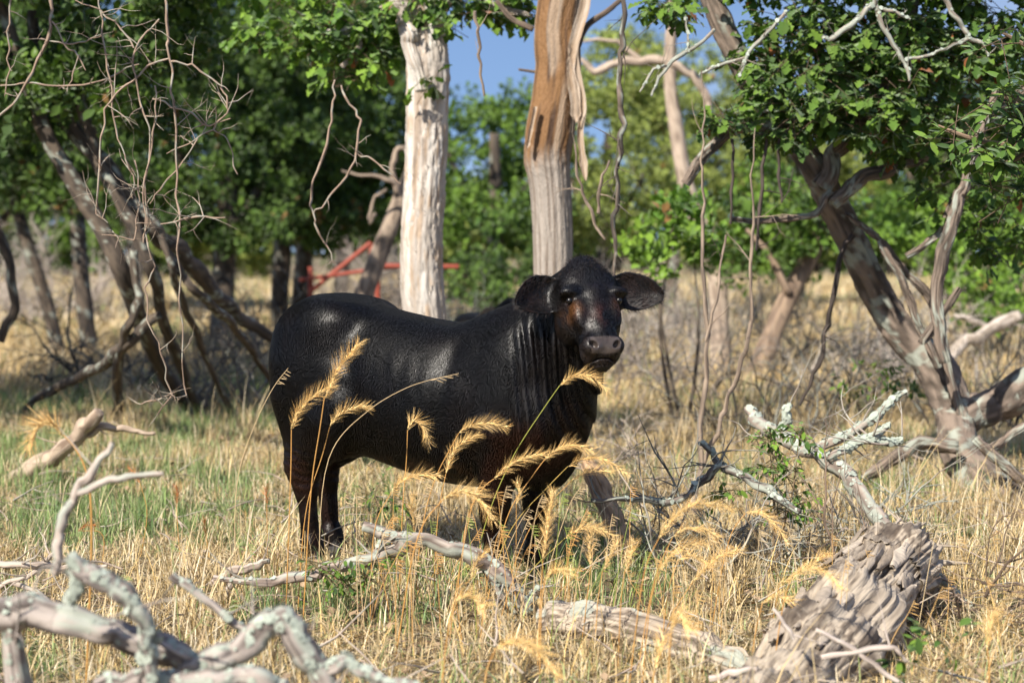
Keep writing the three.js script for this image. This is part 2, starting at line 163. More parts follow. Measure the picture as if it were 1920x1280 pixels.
{ // hanging strips of bark on its right side
  const strip = (pts, d, w, th, seed) => { const c = new THREE.CatmullRomCurve3(pts.map(([x, y]) => P(x, y, d))), n = 60, pos = [], idx = [], col = [], uv = []; for (let i = 0; i <= n; i++) { const t = i / n, p = c.getPoint(t), ww = w * (.75 + .5 * noise3(t * 9, seed, 1)) * (1 - sstep(.88, 1, t) * .75), cup = .006; for (let j = 0; j <= 6; j++) { const a = j / 6 * 2 - 1; for (const s of [0, 1]) { pos.push(p.x + a * ww * .5, p.y, p.z + cup * a * a * 3 + s * -th + .004 * noise3(a * 3, t * 30, seed)); const k = noise3(a * 6, t * 6, seed); const q = mix3([.30, .20, .12], [.52, .44, .36], k); col.push(...q); uv.push(a * ww, t); } } } const W = 14; for (let i = 0; i < n; i++) for (let j = 0; j < 6; j++) { const a = i * W + j * 2; idx.push(a, a + 2, a + W, a + 2, a + W + 2, a + W, a + 1, a + W + 1, a + 3, a + 3, a + W + 1, a + W + 3); if (j === 0) idx.push(a, a + W, a + 1, a + 1, a + W, a + W + 1); if (j === 5) idx.push(a + 2, a + 3, a + W + 2, a + 3, a + W + 3, a + W + 2); } return geom(pos, idx, { col, uv }); };
  const bm = new THREE.MeshStandardMaterial({ vertexColors: true, roughness: .9, bumpMap: grain(3), bumpScale: .004, side: THREE.DoubleSide });
  for (const [pts, w, seed] of [[[[1098, -40], [1096, 10], [1082, 60], [1074, 95], [1082, 140], [1090, 190], [1088, 240]], .05, 1], [[[1084, 140], [1092, 200], [1088, 250], [1093, 300], [1098, 338]], .036, 2], [[[1076, 90], [1070, 130], [1078, 180], [1080, 230]], .05, 3], [[[1004, 200], [996, 240], [988, 280]], .02, 4]]) mesh('bark_strip', strip(pts, 11.13, w * 1.2, .007, seed), bm, deadOak);
  for (const [pts, r] of [[[[1078, 100], [1100, 50], [1140, 20], [1175, -10]], 7], [[[1000, 55], [960, 35], [930, 0]], 6], [[[1006, 135], [985, 132], [972, 130]], 3]]) mesh('branch', limb(path(pts.map(([x, y], i) => [x, y, r * (1 - i * .12)]), 11.35), { seg: 10, step: .02, knob: .2, paint: bark([.2, .15, .11], [.08, .06, .05], 3) }), barkMat, deadOak);
}
// leafy near trees: leaves are placed one by one; the 300 that show largest are parts of their own, the rest one mass
function leaves(root, clusters, { seed = 1, L = .075, geo = leafGeo, tint = 'mid', twigCol = [.12, .08, .05], hang = .15, most = 300 } = {}) {
  const r = RNG(seed), all = [], twigs = [], [c0, c1] = LEAFCOL[tint], q = new THREE.Quaternion();
  for (const [px, py, rx, ry, d, n, dz] of clusters) {
    const c = P(px, py, d), X = rx / FP * d, Y = ry / FP * d, Z = dz ?? (X + Y) / 2;
    for (let i = 0; i < n; i++) { let a = V(r() * 2 - 1, r() * 2 - 1, r() * 2 - 1); while (a.length() > 1) a = V(r() * 2 - 1, r() * 2 - 1, r() * 2 - 1); const b = V(c.x + a.x * X, c.y + a.y * Y, c.z + a.z * Z), dir = V(a.x * .8 + (r() - .5), -.1 + (r() - .5) * .9, a.z * .8 + (r() - .5)).normalize(), tl = .05 + .08 * r(), e = b.clone().addScaledVector(dir, tl), k = 4 + (r() * 4 | 0);
      twigs.push(limb([{ p: b.clone().addScaledVector(dir, -tl * 1.3).add(V(0, -.02, 0)), r: .0022 }, { p: b, r: .0018 }, { p: e, r: .001 }], { seg: 4, step: .05, cap: false, paint: () => twigCol }));
      for (let j = 0; j < k; j++) { const p = b.clone().lerp(e, (j + .5) / k), ld = dir.clone().multiplyScalar(.5).add(V(r() - .5, (r() - .5) * .8 - hang, r() - .5).multiplyScalar(1.5)).normalize(), up = V((r() - .5) * 1.1, 1, (r() - .5) * 1.1 + .25), X3 = V().crossVectors(ld, up).normalize(), Z3 = V().crossVectors(X3, ld), s = L * (.65 + .7 * r()); const m = new THREE.Matrix4().makeBasis(X3.multiplyScalar(s), ld.multiplyScalar(s), Z3.multiplyScalar(s)).setPosition(p); const t = r(), bb = .8 + .4 * r(); all.push({ m, p, t, s, c: r() < .015 ? rgb(.30, .10, .02) : rgb(lerp(c0[0], c1[0], t) * bb, lerp(c0[1], c1[1], t) * bb, lerp(c0[2], c1[2], t) * bb) }); } }
  }
  const seen = (o) => { const d = -o.p.z, x = 960 + o.p.x / d * FP, y = HOR - (o.p.y - EYE) / d * FP; return x > -20 && x < 1940 && y > -20 && y < 1300; };
  const front = all.filter(seen).sort((a, b) => b.s / -b.p.z + b.p.z * .002 - (a.s / -a.p.z + a.p.z * .002)).slice(0, most), set = new Set(front), o = root.position.clone();
  for (const f of front) { const g = new THREE.Mesh(geo, leafMats[Math.min(3, f.t * 4 | 0)]); g.name = 'leaf'; g.castShadow = g.receiveShadow = true; g.applyMatrix4(f.m); g.position.sub(o); root.add(g); }
  const rest = all.filter((f) => !set.has(f)); if (rest.length) instanced('foliage', geo, leafTint, rest.map((f) => f.m), root, rest.map((f) => f.c));
  if (twigs.length) { const t = mesh('twigs', mergeGeometries(twigs), twigMat, root); t.userData.kind = 'stuff'; } return all.length;
}
leaves(paleOak, [[560, 70, 60, 50, 11.8, 34], [640, 50, 70, 50, 11.8, 56], [700, 100, 40, 50, 11.75, 36], [650, 130, 50, 35, 11.8, 22], [735, 40, 34, 40, 11.7, 26], [800, 150, 22, 16, 11.3, 4], [770, 5, 34, 26, 11.4, 12], [860, 5, 60, 30, 11.5, 28], [930, 10, 60, 28, 11.6, 36], [845, 50, 22, 22, 11.35, 6], [980, 20, 30, 20, 11.6, 10], [540, -20, 120, 50, 12, 54], [700, -70, 160, 50, 12.2, 60], [900, -70, 130, 50, 11.9, 60], [480, 60, 40, 40, 11.9, 12]], { seed: 11, L: .088, tint: 'bright' });

// leaning oak on the right
const rightBark = bark([.24, .185, .145], [.09, .07, .055], 4, .12);
const rightOak = tree('leaning_oak', 'leaning rough barked oak on the right with a dark leafy crown', 'tree', null, [
  path([[2010, 1080, 52, 9.6], [1930, 985, 48, 9.9], [1860, 920, 42, 10.3], [1815, 870, 38, 10.5], [1795, 820, 36, 10.6], [1790, 775, 36, 10.7], [1765, 705, 36, 10.8], [1700, 635, 30, 10.9], [1650, 560, 28, 10.9], [1605, 470, 27, 10.8], [1565, 390, 27, 10.7], [1525, 310, 25, 10.6], [1480, 250, 22, 10.6], [1420, 170, 22, 10.6], [1365, 70, 20, 10.6], [1325, -30, 18, 10.6], [1290, -160, 14, 10.6]]),
  path([[1795, 790, 34], [1850, 765, 33], [1905, 738, 34], [1990, 700, 34], [2100, 600, 32]], 10.7),
  path([[1540, 350, 18], [1580, 270, 15], [1640, 190, 13], [1690, 90, 11], [1720, -40, 9]], 10.5), path([[1560, 380, 12], [1620, 330, 11], [1720, 300, 9], [1830, 240, 8], [1940, 150, 7]], 10.4),
  path([[1772, 680, 9], [1757, 580, 10], [1768, 470, 11], [1795, 390, 9], [1815, 330, 8], [1840, 250, 6], [1870, 170, 4]], 9.9), path([[1765, 600, 5], [1730, 640, 6], [1800, 540, 4]], 10.2),
  path([[1490, 255, 9], [1430, 235, 9], [1370, 245, 8], [1320, 290, 8], [1285, 345, 6]], 10.1), path([[1800, 780, 9], [1745, 560, 6], [1690, 500, 5], [1640, 440, 4], [1590, 400, 3]], 10.6), path([[1760, 690, 5], [1715, 590, 5], [1690, 520, 5], [1650, 450, 4]], 10.5),
  path([[1795, 840, 11], [1720, 830, 10], [1660, 870, 9], [1620, 900, 7]], 10.3), path([[1830, 820, 8], [1870, 860, 8], [1920, 905, 7], [1980, 940, 6]], 9.9), path([[1850, 845, 6], [1900, 812, 6], [1960, 780, 5]], 9.95),
  path([[1700, 480, 4], [1760, 440, 4], [1790, 370, 4]], 10.3), path([[1560, 360, 6], [1530, 400, 4], [1480, 410, 4], [1420, 415, 3], [1370, 410, 2]], 10.4)],
  null, { seg: 32, step: .018, knob: .14, seed: 2, paint: rightBark, relief: ridges(.011, 7, 7, 3) });
leaves(rightOak, [[1520, 70, 110, 75, 10.2, 93], [1640, 60, 110, 70, 10.2, 105], [1500, 190, 100, 70, 10.1, 90], [1620, 190, 100, 75, 10.1, 99], [1440, 130, 50, 60, 10.2, 33], [1710, 230, 90, 60, 10.3, 69], [1740, 90, 120, 80, 10.3, 99], [1850, 60, 100, 80, 10.3, 84], [1360, 225, 30, 22, 10, 15], [1460, 250, 50, 20, 10.1, 24], [1830, 340, 100, 90, 10.4, 63], [1890, 450, 60, 60, 10.5, 24], [1600, -50, 300, 50, 10.3, 165], [1900, -80, 200, 100, 10.3, 135], [1650, -190, 330, 80, 10.1, 225], [2020, 150, 110, 200, 10.3, 165], [1760, 200, 180, 120, 11.2, 135], [1600, 130, 180, 110, 11.2, 135], [1250, 15, 40, 25, 10.3, 18], [1500, -420, 420, 130, 11.5, 260, 1.4], [1150, -420, 260, 110, 11.5, 150, 1.2]], { seed: 21, L: .082, tint: 'mid' });

// oak group on the left: dark leaning stems, each tree with its own
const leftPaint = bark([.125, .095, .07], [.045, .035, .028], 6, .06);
tree('leaning_oak', 'dark many stemmed oak on the left sprawling low over the grass', 'tree', null, [
  path([[375, 800, 15, 16], [340, 745, 15, 15.5], [302, 690, 15, 14.6], [262, 600, 16, 13.6], [228, 510, 17], [185, 420, 17], [130, 330, 16], [80, 240, 15], [40, 130, 13], [0, 0, 11]], 13),
  path([[660, 770, 9, 17], [560, 680, 9, 16.4], [480, 612, 11, 15.4], [410, 560, 14, 14.4], [350, 490, 15, 13.6], [290, 430, 16], [220, 345, 16], [140, 250, 15], [80, 150, 13], [60, 20, 10]], 13.2),
  path([[380, 790, 10, 15.5], [345, 700, 10, 14.4], [305, 600, 11, 13.5], [280, 500, 12], [235, 400, 13], [180, 300, 12], [150, 180, 10], [170, 40, 8]], 13), path([[214, 815, 9, 14.2], [220, 740, 9, 13.8], [225, 660, 9, 13.2], [240, 610, 9], [262, 560, 9], [250, 470, 8]], 12.8), path([[20, 790, 7, 15.5], [80, 740, 8, 15], [140, 712, 9, 14.4], [200, 680, 11, 13.6], [245, 640, 10], [300, 590, 8]], 13),
  path([[560, 790, 6, 15.5], [480, 672, 7, 14.4], [430, 600, 8, 13.6], [360, 540, 8], [310, 470, 7]], 12.9), path([[440, 800, 5, 15], [390, 680, 6, 14], [350, 590, 7, 13.3], [322, 500, 7], [300, 440, 6]], 12.8)],
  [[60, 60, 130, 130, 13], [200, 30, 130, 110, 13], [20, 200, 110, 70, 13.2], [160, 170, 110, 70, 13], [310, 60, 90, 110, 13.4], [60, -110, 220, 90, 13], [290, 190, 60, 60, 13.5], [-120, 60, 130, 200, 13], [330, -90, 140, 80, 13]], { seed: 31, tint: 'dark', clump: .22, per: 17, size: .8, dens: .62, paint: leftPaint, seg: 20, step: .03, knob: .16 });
tree('oak_tree', 'slim straight trunk standing left of the sprawling dark oak', 'tree', null, [path([down(172, 23, 19), [160, 600, 16], [150, 500, 15], [146, 430, 15], [140, 300, 13], [150, 150, 10]], 23)], [[90, 300, 150, 90, 23], [150, 180, 170, 120, 23]], { seed: 32, tint: 'dark', paint: leftPaint, per: 20 });
tree('oak_tree', 'thin trunk leaning left at the far left edge', 'tree', null, [path([down(112, 24, 15), [95, 600, 13], [75, 530, 13], [45, 440, 12], [20, 330, 10], [10, 180, 8]], 24), path([[0, 640, 8, 14], [28, 570, 8, 14], [20, 500, 8, 14], [0, 440, 8, 14], [-30, 380, 7, 14]])], [[0, 310, 110, 80, 24], [-60, 180, 150, 130, 24]], { seed: 33, tint: 'dark', paint: leftPaint, per: 20 });
// the shady oaks behind the heifer's rump
const midOak = (label, x, d, blobs, seed, w = 22, tint = 'dark', opt = {}) => tree('oak_tree', label, 'tree', opt.group ?? null, [path([down(x, d, w * 1.25), [x - 2, 560, w], [x + 3, 480, w], [x + (seed % 5) * 4 - 8, 380, w * .85], [x + (seed % 3) * 10 - 8, 250, w * .6]], d), path([[x, 440, w * .6], [x - 50, 360, w * .45], [x - 90, 280, w * .3]], d), path([[x, 450, w * .55], [x + 50, 380, w * .4], [x + 90, 300, w * .3]], d)], blobs, { seed, tint, paint: leftPaint, per: 18, seg: 14, step: .1, ...opt });
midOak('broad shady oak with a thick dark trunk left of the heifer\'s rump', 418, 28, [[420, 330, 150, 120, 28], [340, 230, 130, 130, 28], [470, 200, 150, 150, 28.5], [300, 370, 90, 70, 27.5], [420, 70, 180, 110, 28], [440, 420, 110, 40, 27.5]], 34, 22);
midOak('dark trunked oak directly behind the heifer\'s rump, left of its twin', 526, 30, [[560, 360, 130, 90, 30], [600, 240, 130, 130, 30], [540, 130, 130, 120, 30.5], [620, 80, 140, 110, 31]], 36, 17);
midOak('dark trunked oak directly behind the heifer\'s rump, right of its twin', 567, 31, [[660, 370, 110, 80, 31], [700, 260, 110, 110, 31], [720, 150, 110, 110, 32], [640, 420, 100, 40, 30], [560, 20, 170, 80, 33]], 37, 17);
tree('leaning_tree', 'bare trunk leaning right behind the pale oak, beside the red pipes', 'tree', null, [path([down(655, 19, 24), [680, 560, 19], [702, 500, 18], [725, 440, 17], [748, 385, 16], [770, 320, 13], [800, 220, 9]], 19), path([[745, 370, 6], [735, 310, 6], [745, 280, 5], [760, 275, 4]], 18.8), path([[742, 345, 5], [710, 330, 4], [670, 328, 3], [640, 320, 2]], 18.6), path([[705, 400, 4], [690, 420, 4], [700, 370, 3], [725, 355, 3]], 18.6)], null, { seed: 41, paint: bark([.36, .28, .21], [.18, .14, .11], 2), seg: 16 });
midOak('leafy oak seen between the pale oak and the dead trunk', 925, 29, [[900, 330, 90, 90, 29], [960, 280, 80, 90, 30], [910, 420, 100, 55, 28], [985, 400, 70, 70, 29], [880, 250, 60, 50, 30], [950, 210, 60, 35, 31], [860, 480, 40, 25, 28]], 43, 16, 'mid');
midOak('oak whose crown fills the gap right of the dead trunk', 1130, 34, [[1120, 260, 70, 100, 34], [1110, 400, 90, 70, 33], [1190, 330, 80, 90, 34], [1150, 150, 90, 80, 36], [1200, 200, 70, 90, 36]], 44, 14, 'yellow');
midOak('pale green oak far behind the twisted pale tree', 1260, 42, [[1250, 260, 90, 110, 42], [1330, 330, 100, 90, 42], [1300, 170, 90, 80, 43], [1390, 270, 90, 100, 43], [1400, 400, 110, 60, 42], [1200, 110, 60, 60, 44]], 45, 12, 'yellow');
midOak('pale green oak far behind the leaning oak', 1500, 44, [[1480, 330, 110, 110, 44], [1580, 380, 110, 90, 44], [1560, 270, 120, 110, 45], [1660, 330, 120, 120, 46], [1500, 430, 110, 50, 43]], 46, 12, 'yellow');
midOak('sunny green oak far behind the right edge', 1770, 40, [[1760, 360, 110, 90, 40], [1860, 330, 120, 120, 40], [1780, 230, 150, 120, 42], [1930, 250, 120, 160, 41]], 47, 13, 'mid');
tree('twisted_tree', 'slender pale twisted tree right of the heifer\'s ear', 'tree', null, [path([down(1352, 20, 24), [1350, 600, 18], [1345, 520, 18], [1330, 450, 18], [1300, 390, 17], [1283, 330, 15], [1270, 250, 14], [1258, 170, 12], [1257, 90, 11], [1262, 20, 10], [1268, -80, 8]], 20), path([[1260, 118, 8], [1215, 112, 9], [1160, 118, 8], [1115, 135, 7], [1090, 110, 4]], 20), path([[1260, 118, 8], [1300, 140, 8], [1325, 180, 8], [1330, 210, 5]], 19.8), path([[1205, 114, 5], [1160, 78, 4], [1110, 75, 3], [1060, 85, 2]], 20)], [[1250, -30, 120, 40, 20], [1380, -60, 120, 50, 20]], { seed: 51, tint: 'mid', paint: bark([.50, .40, .31], [.30, .23, .18], 5), seg: 18, step: .04, per: 10, size: .9 });
tree('leaning_tree', 'short brown trunk leaning right in the brush right of the twisted tree', 'tree', null, [path([down(1418, 19.5, 24), [1432, 670, 21], [1455, 610, 19], [1485, 545, 18], [1520, 480, 16], [1545, 420, 13], [1560, 340, 9]], 19.5), path([[1480, 550, 8], [1440, 470, 6], [1400, 430, 4]], 19.4)], [[1430, 470, 70, 50, 19.5], [1540, 430, 80, 60, 19.5], [1490, 400, 70, 50, 20], [1400, 400, 50, 45, 19.8]], { seed: 52, tint: 'mid', paint: bark([.36, .26, .18], [.17, .12, .09], 8), seg: 16, clump: .25, per: 14 });
const bush = (label, blobs, seed, tint, opt = {}) => { const [px, , , , d] = blobs[0], b = G(px, d), root = thing('bush', b, label, 'bush', opt.group); for (let k = 0; k < 3; k++) { const [x, y] = blobs[k % blobs.length]; mesh('stem', limb([{ p: b.clone().add(V(k * .06, -.03, 0)), r: .02 }, { p: b.clone().lerp(P(x, y, d), .5).add(V((k - 1) * .12, 0, .05)), r: .015 }, { p: P(x, y, d), r: .006 }], { seg: 6, step: .08, paint: leftPaint }), barkMat, root); } foliage(root, blobs, { seed, tint, clump: .2, per: 13, size: .75, ...opt }); return root; };
bush('bright green bush between the heifer\'s ear and the twisted tree', [[1265, 430, 65, 45, 15], [1225, 480, 45, 30, 15], [1300, 465, 40, 35, 15], [1250, 390, 35, 25, 15]], 61, 'bright', { dens: .6 });
bush('large bright green bush at the right edge behind the leaning oak', [[1850, 480, 110, 80, 22], [1760, 450, 90, 60, 22], [1920, 400, 90, 90, 22], [1880, 570, 90, 45, 21], [1700, 420, 70, 50, 23]], 62, 'bright', { per: 16 });
bush('low green bush under the crown right of the slender saplings', [[1440, 340, 60, 40, 24], [1480, 500, 50, 30, 23]], 63, 'mid', { dens: .7 });
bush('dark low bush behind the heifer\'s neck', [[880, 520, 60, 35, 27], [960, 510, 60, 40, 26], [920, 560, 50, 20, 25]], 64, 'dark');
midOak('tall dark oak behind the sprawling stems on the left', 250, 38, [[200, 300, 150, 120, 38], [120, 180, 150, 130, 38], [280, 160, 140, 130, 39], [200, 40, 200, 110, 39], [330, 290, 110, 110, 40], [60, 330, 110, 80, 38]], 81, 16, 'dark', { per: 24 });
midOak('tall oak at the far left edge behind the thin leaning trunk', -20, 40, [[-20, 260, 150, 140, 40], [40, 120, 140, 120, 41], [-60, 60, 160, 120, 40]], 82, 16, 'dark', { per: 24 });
midOak('tall oak high behind the hanging strands', 640, 44, [[520, 120, 140, 120, 44], [660, 60, 150, 100, 45], [700, 220, 110, 120, 44], [600, 300, 140, 100, 43]], 83, 14, 'mid', { per: 22 });
// a far line of trees closing the view
{ const r = RNG(900); const spots = []; for (let i = 0; i < 26; i++) spots.push([-900 + i * 150 + (r() - .5) * 90, 70 + r() * 45]);
  spots.forEach(([px, d], i) => { const h = 3.2 + r() * 2.6, b = G(px, d); b.y = 0; const root = thing('distant_tree', b, 'hazy green tree in the far line closing the view', 'tree', 'far tree line'); mesh('trunk', limb([{ p: b.clone(), r: .22 }, { p: b.clone().add(V(.1, h * .4, 0)), r: .17 }, { p: b.clone().add(V(0, h * .8, 0)), r: .07 }], { seg: 8, step: .4, paint: leftPaint }), barkMat, root); const W = (1.6 + r()) / d * FP, row = (y) => HOR - (y - EYE) / d * FP; foliage(root, [[px, row(h * .62), W, h * .30 / d * FP, d], [px + W * .5, row(h * .45), W * .7, h * .2 / d * FP, d], [px - W * .55, row(h * .5), W * .7, h * .22 / d * FP, d], [px, row(h * .25), W * .9, h * .18 / d * FP, d + 1]], { seed: 910 + i, tint: i % 3 ? 'mid' : 'yellow', clump: .7, per: 14, size: 3, dens: .8 }); }); }

// big oak just outside the frame on the left; its crown shades the ground by the sprawling stems and dapples the heifer's back
{ const X = -7.2, Z = -14.2, up = (x, y, z, r) => ({ p: V(x, y, z), r }); const root = tree('oak_tree', 'big oak just beyond the left edge whose crown shades the sprawling stems', 'tree', null, [[up(X, -.1, Z, .26), up(X + .1, 1.2, Z, .2), up(X, 2.4, Z + .1, .18), up(X + .4, 4, Z, .12), up(X + .2, 5.4, Z, .06)], [up(X, 2.2, Z, .13), up(X + 1.4, 3.3, Z + 2.6, .1), up(X + 2.8, 3.9, Z + 5.0, .07), up(X + 4.6, 3.7, Z + 7.4, .04), up(X + 5.2, 3.55, Z + 8.1, .02)]], null, { seed: 71, paint: leftPaint, seg: 14, step: .1 });
  const px = (x, z) => 960 + x / -z * FP, row = (y, z) => HOR - (y - EYE) / -z * FP, bl = (x, y, z, R, h) => [px(x, z), row(y, z), R / -z * FP, h / -z * FP, -z]; foliage(root, [bl(X, 4.6, Z, 1.9, 1.1), bl(X + 1.6, 4.2, Z + .4, 1.4, .9), bl(X - 1.4, 4.4, Z, 1.6, 1), bl(X + .3, 5.5, Z - .6, 1.6, .9), bl(X + 2.6, 4.4, Z - .8, 1.3, .7), bl(X + .3, 4.7, Z - 3.3, 1.9, 1), bl(X + .2, 4.5, Z + 2.6, 1.6, .8), bl(X + 1.5, 4.9, Z - 2.6, 1.4, .8)], { seed: 72, tint: 'dark', clump: .4, per: 24 }); foliage(root, [bl(-2.25, 3.5, -6.25, .34, .16), bl(-1.85, 3.55, -6.5, .2, .12)], { seed: 73, tint: 'dark', clump: .13, per: 5, dens: .16 }); }

// ---------- the black heifer: distance fields meshed into one skin ----------
function meshField(f, lo, hi, cell) {   // surface nets with far blocks skipped
  const n = [0, 1, 2].map((i) => Math.ceil((hi[i] - lo[i]) / cell) + 1), [nx, ny, nz] = n, val = new Float32Array(nx * ny * nz).fill(9), BS = 8, R = cell * BS * .9 * 1.6, at = (i, j, k) => i + nx * (j + ny * k), cells = [];
  for (let K = 0; K < nz; K += BS) for (let J = 0; J < ny; J += BS) for (let I = 0; I < nx; I += BS) {
    const d = f(lo[0] + (I + BS / 2) * cell, lo[1] + (J + BS / 2) * cell, lo[2] + (K + BS / 2) * cell), far = Math.abs(d) > R;
    for (let k = K; k < Math.min(nz, K + BS); k++) for (let j = J; j < Math.min(ny, J + BS); j++) for (let i = I; i < Math.min(nx, I + BS); i++) val[at(i, j, k)] = far ? d : f(lo[0] + i * cell, lo[1] + j * cell, lo[2] + k * cell);
  }
  const id = new Int32Array(nx * ny * nz).fill(-1), pos = [], nor = [], idx = [], e = cell * .6, off = [0, 1, nx, nx + 1, nx * ny, nx * ny + 1, nx * ny + nx, nx * ny + nx + 1], E = [[0, 1], [2, 3], [4, 5], [6, 7], [0, 2], [1, 3], [4, 6], [5, 7], [0, 4], [1, 5], [2, 6], [3, 7]], cx = [0, 1, 0, 1, 0, 1, 0, 1], cy = [0, 0, 1, 1, 0, 0, 1, 1], cz = [0, 0, 0, 0, 1, 1, 1, 1];
  for (let k = 0; k < nz - 1; k++) for (let j = 0; j < ny - 1; j++) for (let i = 0; i < nx - 1; i++) {
    const b = at(i, j, k); let m = 0; for (let q = 0; q < 8; q++) if (val[b + off[q]] < 0) m |= 1 << q; if (m === 0 || m === 255) continue;
    let x = 0, y = 0, z = 0, c = 0; for (const [p, q] of E) { const A = val[b + off[p]], B = val[b + off[q]]; if ((A < 0) === (B < 0)) continue; const t = A / (A - B); x += cx[p] + (cx[q] - cx[p]) * t; y += cy[p] + (cy[q] - cy[p]) * t; z += cz[p] + (cz[q] - cz[p]) * t; c++; }
    x = lo[0] + (i + x / c) * cell; y = lo[1] + (j + y / c) * cell; z = lo[2] + (k + z / c) * cell; id[b] = pos.length / 3; pos.push(x, y, z);
    let gx = f(x + e, y, z) - f(x - e, y, z), gy = f(x, y + e, z) - f(x, y - e, z), gz = f(x, y, z + e) - f(x, y, z - e); const l = Math.hypot(gx, gy, gz) || 1; nor.push(gx / l, gy / l, gz / l);
  }
  const quad = (a, b, c, d, fl) => { if (a < 0 || b < 0 || c < 0 || d < 0) return; fl ? idx.push(a, b, c, a, c, d) : idx.push(a, c, b, a, d, c); };
  for (let k = 1; k < nz - 1; k++) for (let j = 1; j < ny - 1; j++) for (let i = 1; i < nx - 1; i++) {
    const b = at(i, j, k), s = val[b] < 0;
    if (s !== val[b + 1] < 0) quad(id[b - nx - nx * ny], id[b - nx * ny], id[b], id[b - nx], s);
    if (s !== val[b + nx] < 0) quad(id[b - 1 - nx * ny], id[b - 1], id[b], id[b - nx * ny], s);
    if (s !== val[b + nx * ny] < 0) quad(id[b - 1 - nx], id[b - nx], id[b], id[b - 1], s);
  }
  return { pos, nor, idx };
}
const smin = (a, b, k) => { const h = Math.max(k - Math.abs(a - b), 0) / k; return Math.min(a, b) - h * h * k * .25; };
const smax = (a, b, k) => -smin(-a, -b, k);
function cone(x, y, z, a, b, ra, rb, sz = 1) { const bx = b[0] - a[0], by = b[1] - a[1], bz = (b[2] - a[2]) * sz, px = x - a[0], py = y - a[1], pz = (z - a[2]) * sz, t = clamp((px * bx + py * by + pz * bz) / (bx * bx + by * by + bz * bz)); return (Math.hypot(px - bx * t, py - by * t, pz - bz * t) - lerp(ra, rb, t)) / Math.max(1, sz); }
function ball(x, y, z, c, r, rot = 0) { let px = x - c[0], py = y - c[1], pz = z - c[2]; if (rot) { const s = Math.sin(rot), q = Math.cos(rot), t = px * q + py * s; py = -px * s + py * q; px = t; } const k0 = Math.hypot(px / r[0], py / r[1], pz / r[2]), k1 = Math.hypot(px / (r[0] * r[0]), py / (r[1] * r[1]), pz / (r[2] * r[2])); return k1 > 1e-9 ? k0 * (k0 - 1) / k1 : -Math.min(...r); }
function stations(T) { return (s) => { if (s <= T[0][0]) return T[0].slice(1); const L = T.length - 1; if (s >= T[L][0]) return T[L].slice(1); let i = 0; while (s > T[i + 1][0]) i++; const h = T[i + 1][0] - T[i][0], t = (s - T[i][0]) / h, o = []; for (let c = 1; c < T[0].length; c++) { const m = (k) => k <= 0 || k >= L ? (k <= 0 ? (T[1][c] - T[0][c]) / (T[1][0] - T[0][0]) : (T[L][c] - T[L - 1][c]) / (T[L][0] - T[L - 1][0])) : (T[k + 1][c] - T[k - 1][c]) / (T[k + 1][0] - T[k - 1][0]); const a = t * t, b = a * t; o.push((2 * b - 3 * a + 1) * T[i][c] + (b - 2 * a + t) * h * m(i) + (-2 * b + 3 * a) * T[i + 1][c] + (b - a) * h * m(i + 1)); } return o; }; }
function sweep(s, s0, s1, u, v, cu, hu, hv, p) { const du = Math.abs(u - cu), dv = Math.abs(v), q = Math.pow(Math.pow(du / hu, p) + Math.pow(dv / hv, p), 1 / p), l = Math.hypot(du, dv); let d = q < .35 ? -Math.min(hu, hv) * .65 : l * (1 - 1 / q); const o = Math.max(s0 - s, s - s1); if (o > 0) d = d > 0 ? Math.hypot(d, o) : Math.max(d, o); return d; }
const torsoAt = stations([[-.77, 1.00, .88, .03], [-.74, 1.09, .77, .12], [-.67, 1.165, .67, .19], [-.53, 1.205, .58, .232], [-.36, 1.188, .525, .245], [-.15, 1.142, .47, .272], [.08, 1.105, .425, .292], [.28, 1.10, .41, .28], [.45, 1.115, .43, .24], [.60, 1.08, .47, .20], [.69, .98, .58, .14], [.75, .87, .70, .05]]);
const HF = [.42, .44], HX = [-.52, -.64];
function legFront(x, y, z, s, fx) { const Z = s * .155; let d = cone(x, y, z, [.46, .66, s * .17], [fx + .01, .36, Z], .098, .058); d = smin(d, cone(x, y, z, [fx + .012, .375, Z], [fx + .012, .31, Z], .056, .052), .04); d = smin(d, cone(x, y, z, [fx + .005, .31, Z], [fx, .13, Z], .043, .037), .04); d = smin(d, ball(x, y, z, [fx - .005, .115, Z], [.046, .045, .045]), .03); return smin(d, cone(x, y, z, [fx, .11, Z], [fx + .035, .04, Z], .038, .05), .03); }
function legHind(x, y, z, s, fx) { const Z = s * .15; let d = cone(x, y, z, [-.40, .67, s * .15], [fx - .045, .45, Z], .145, .068); d = smin(d, cone(x, y, z, [-.62, .74, s * .13], [fx - .075, .455, Z], .11, .04), .08); d = smin(d, cone(x, y, z, [fx - .05, .47, Z], [fx - .035, .36, Z], .06, .047), .04); d = smin(d, cone(x, y, z, [fx - .035, .37, Z], [fx - .01, .13, Z], .046, .038), .04); d = smin(d, ball(x, y, z, [fx - .01, .115, Z], [.047, .046, .046]), .03); return smin(d, cone(x, y, z, [fx, .11, Z], [fx + .035, .04, Z], .038, .05), .03); }
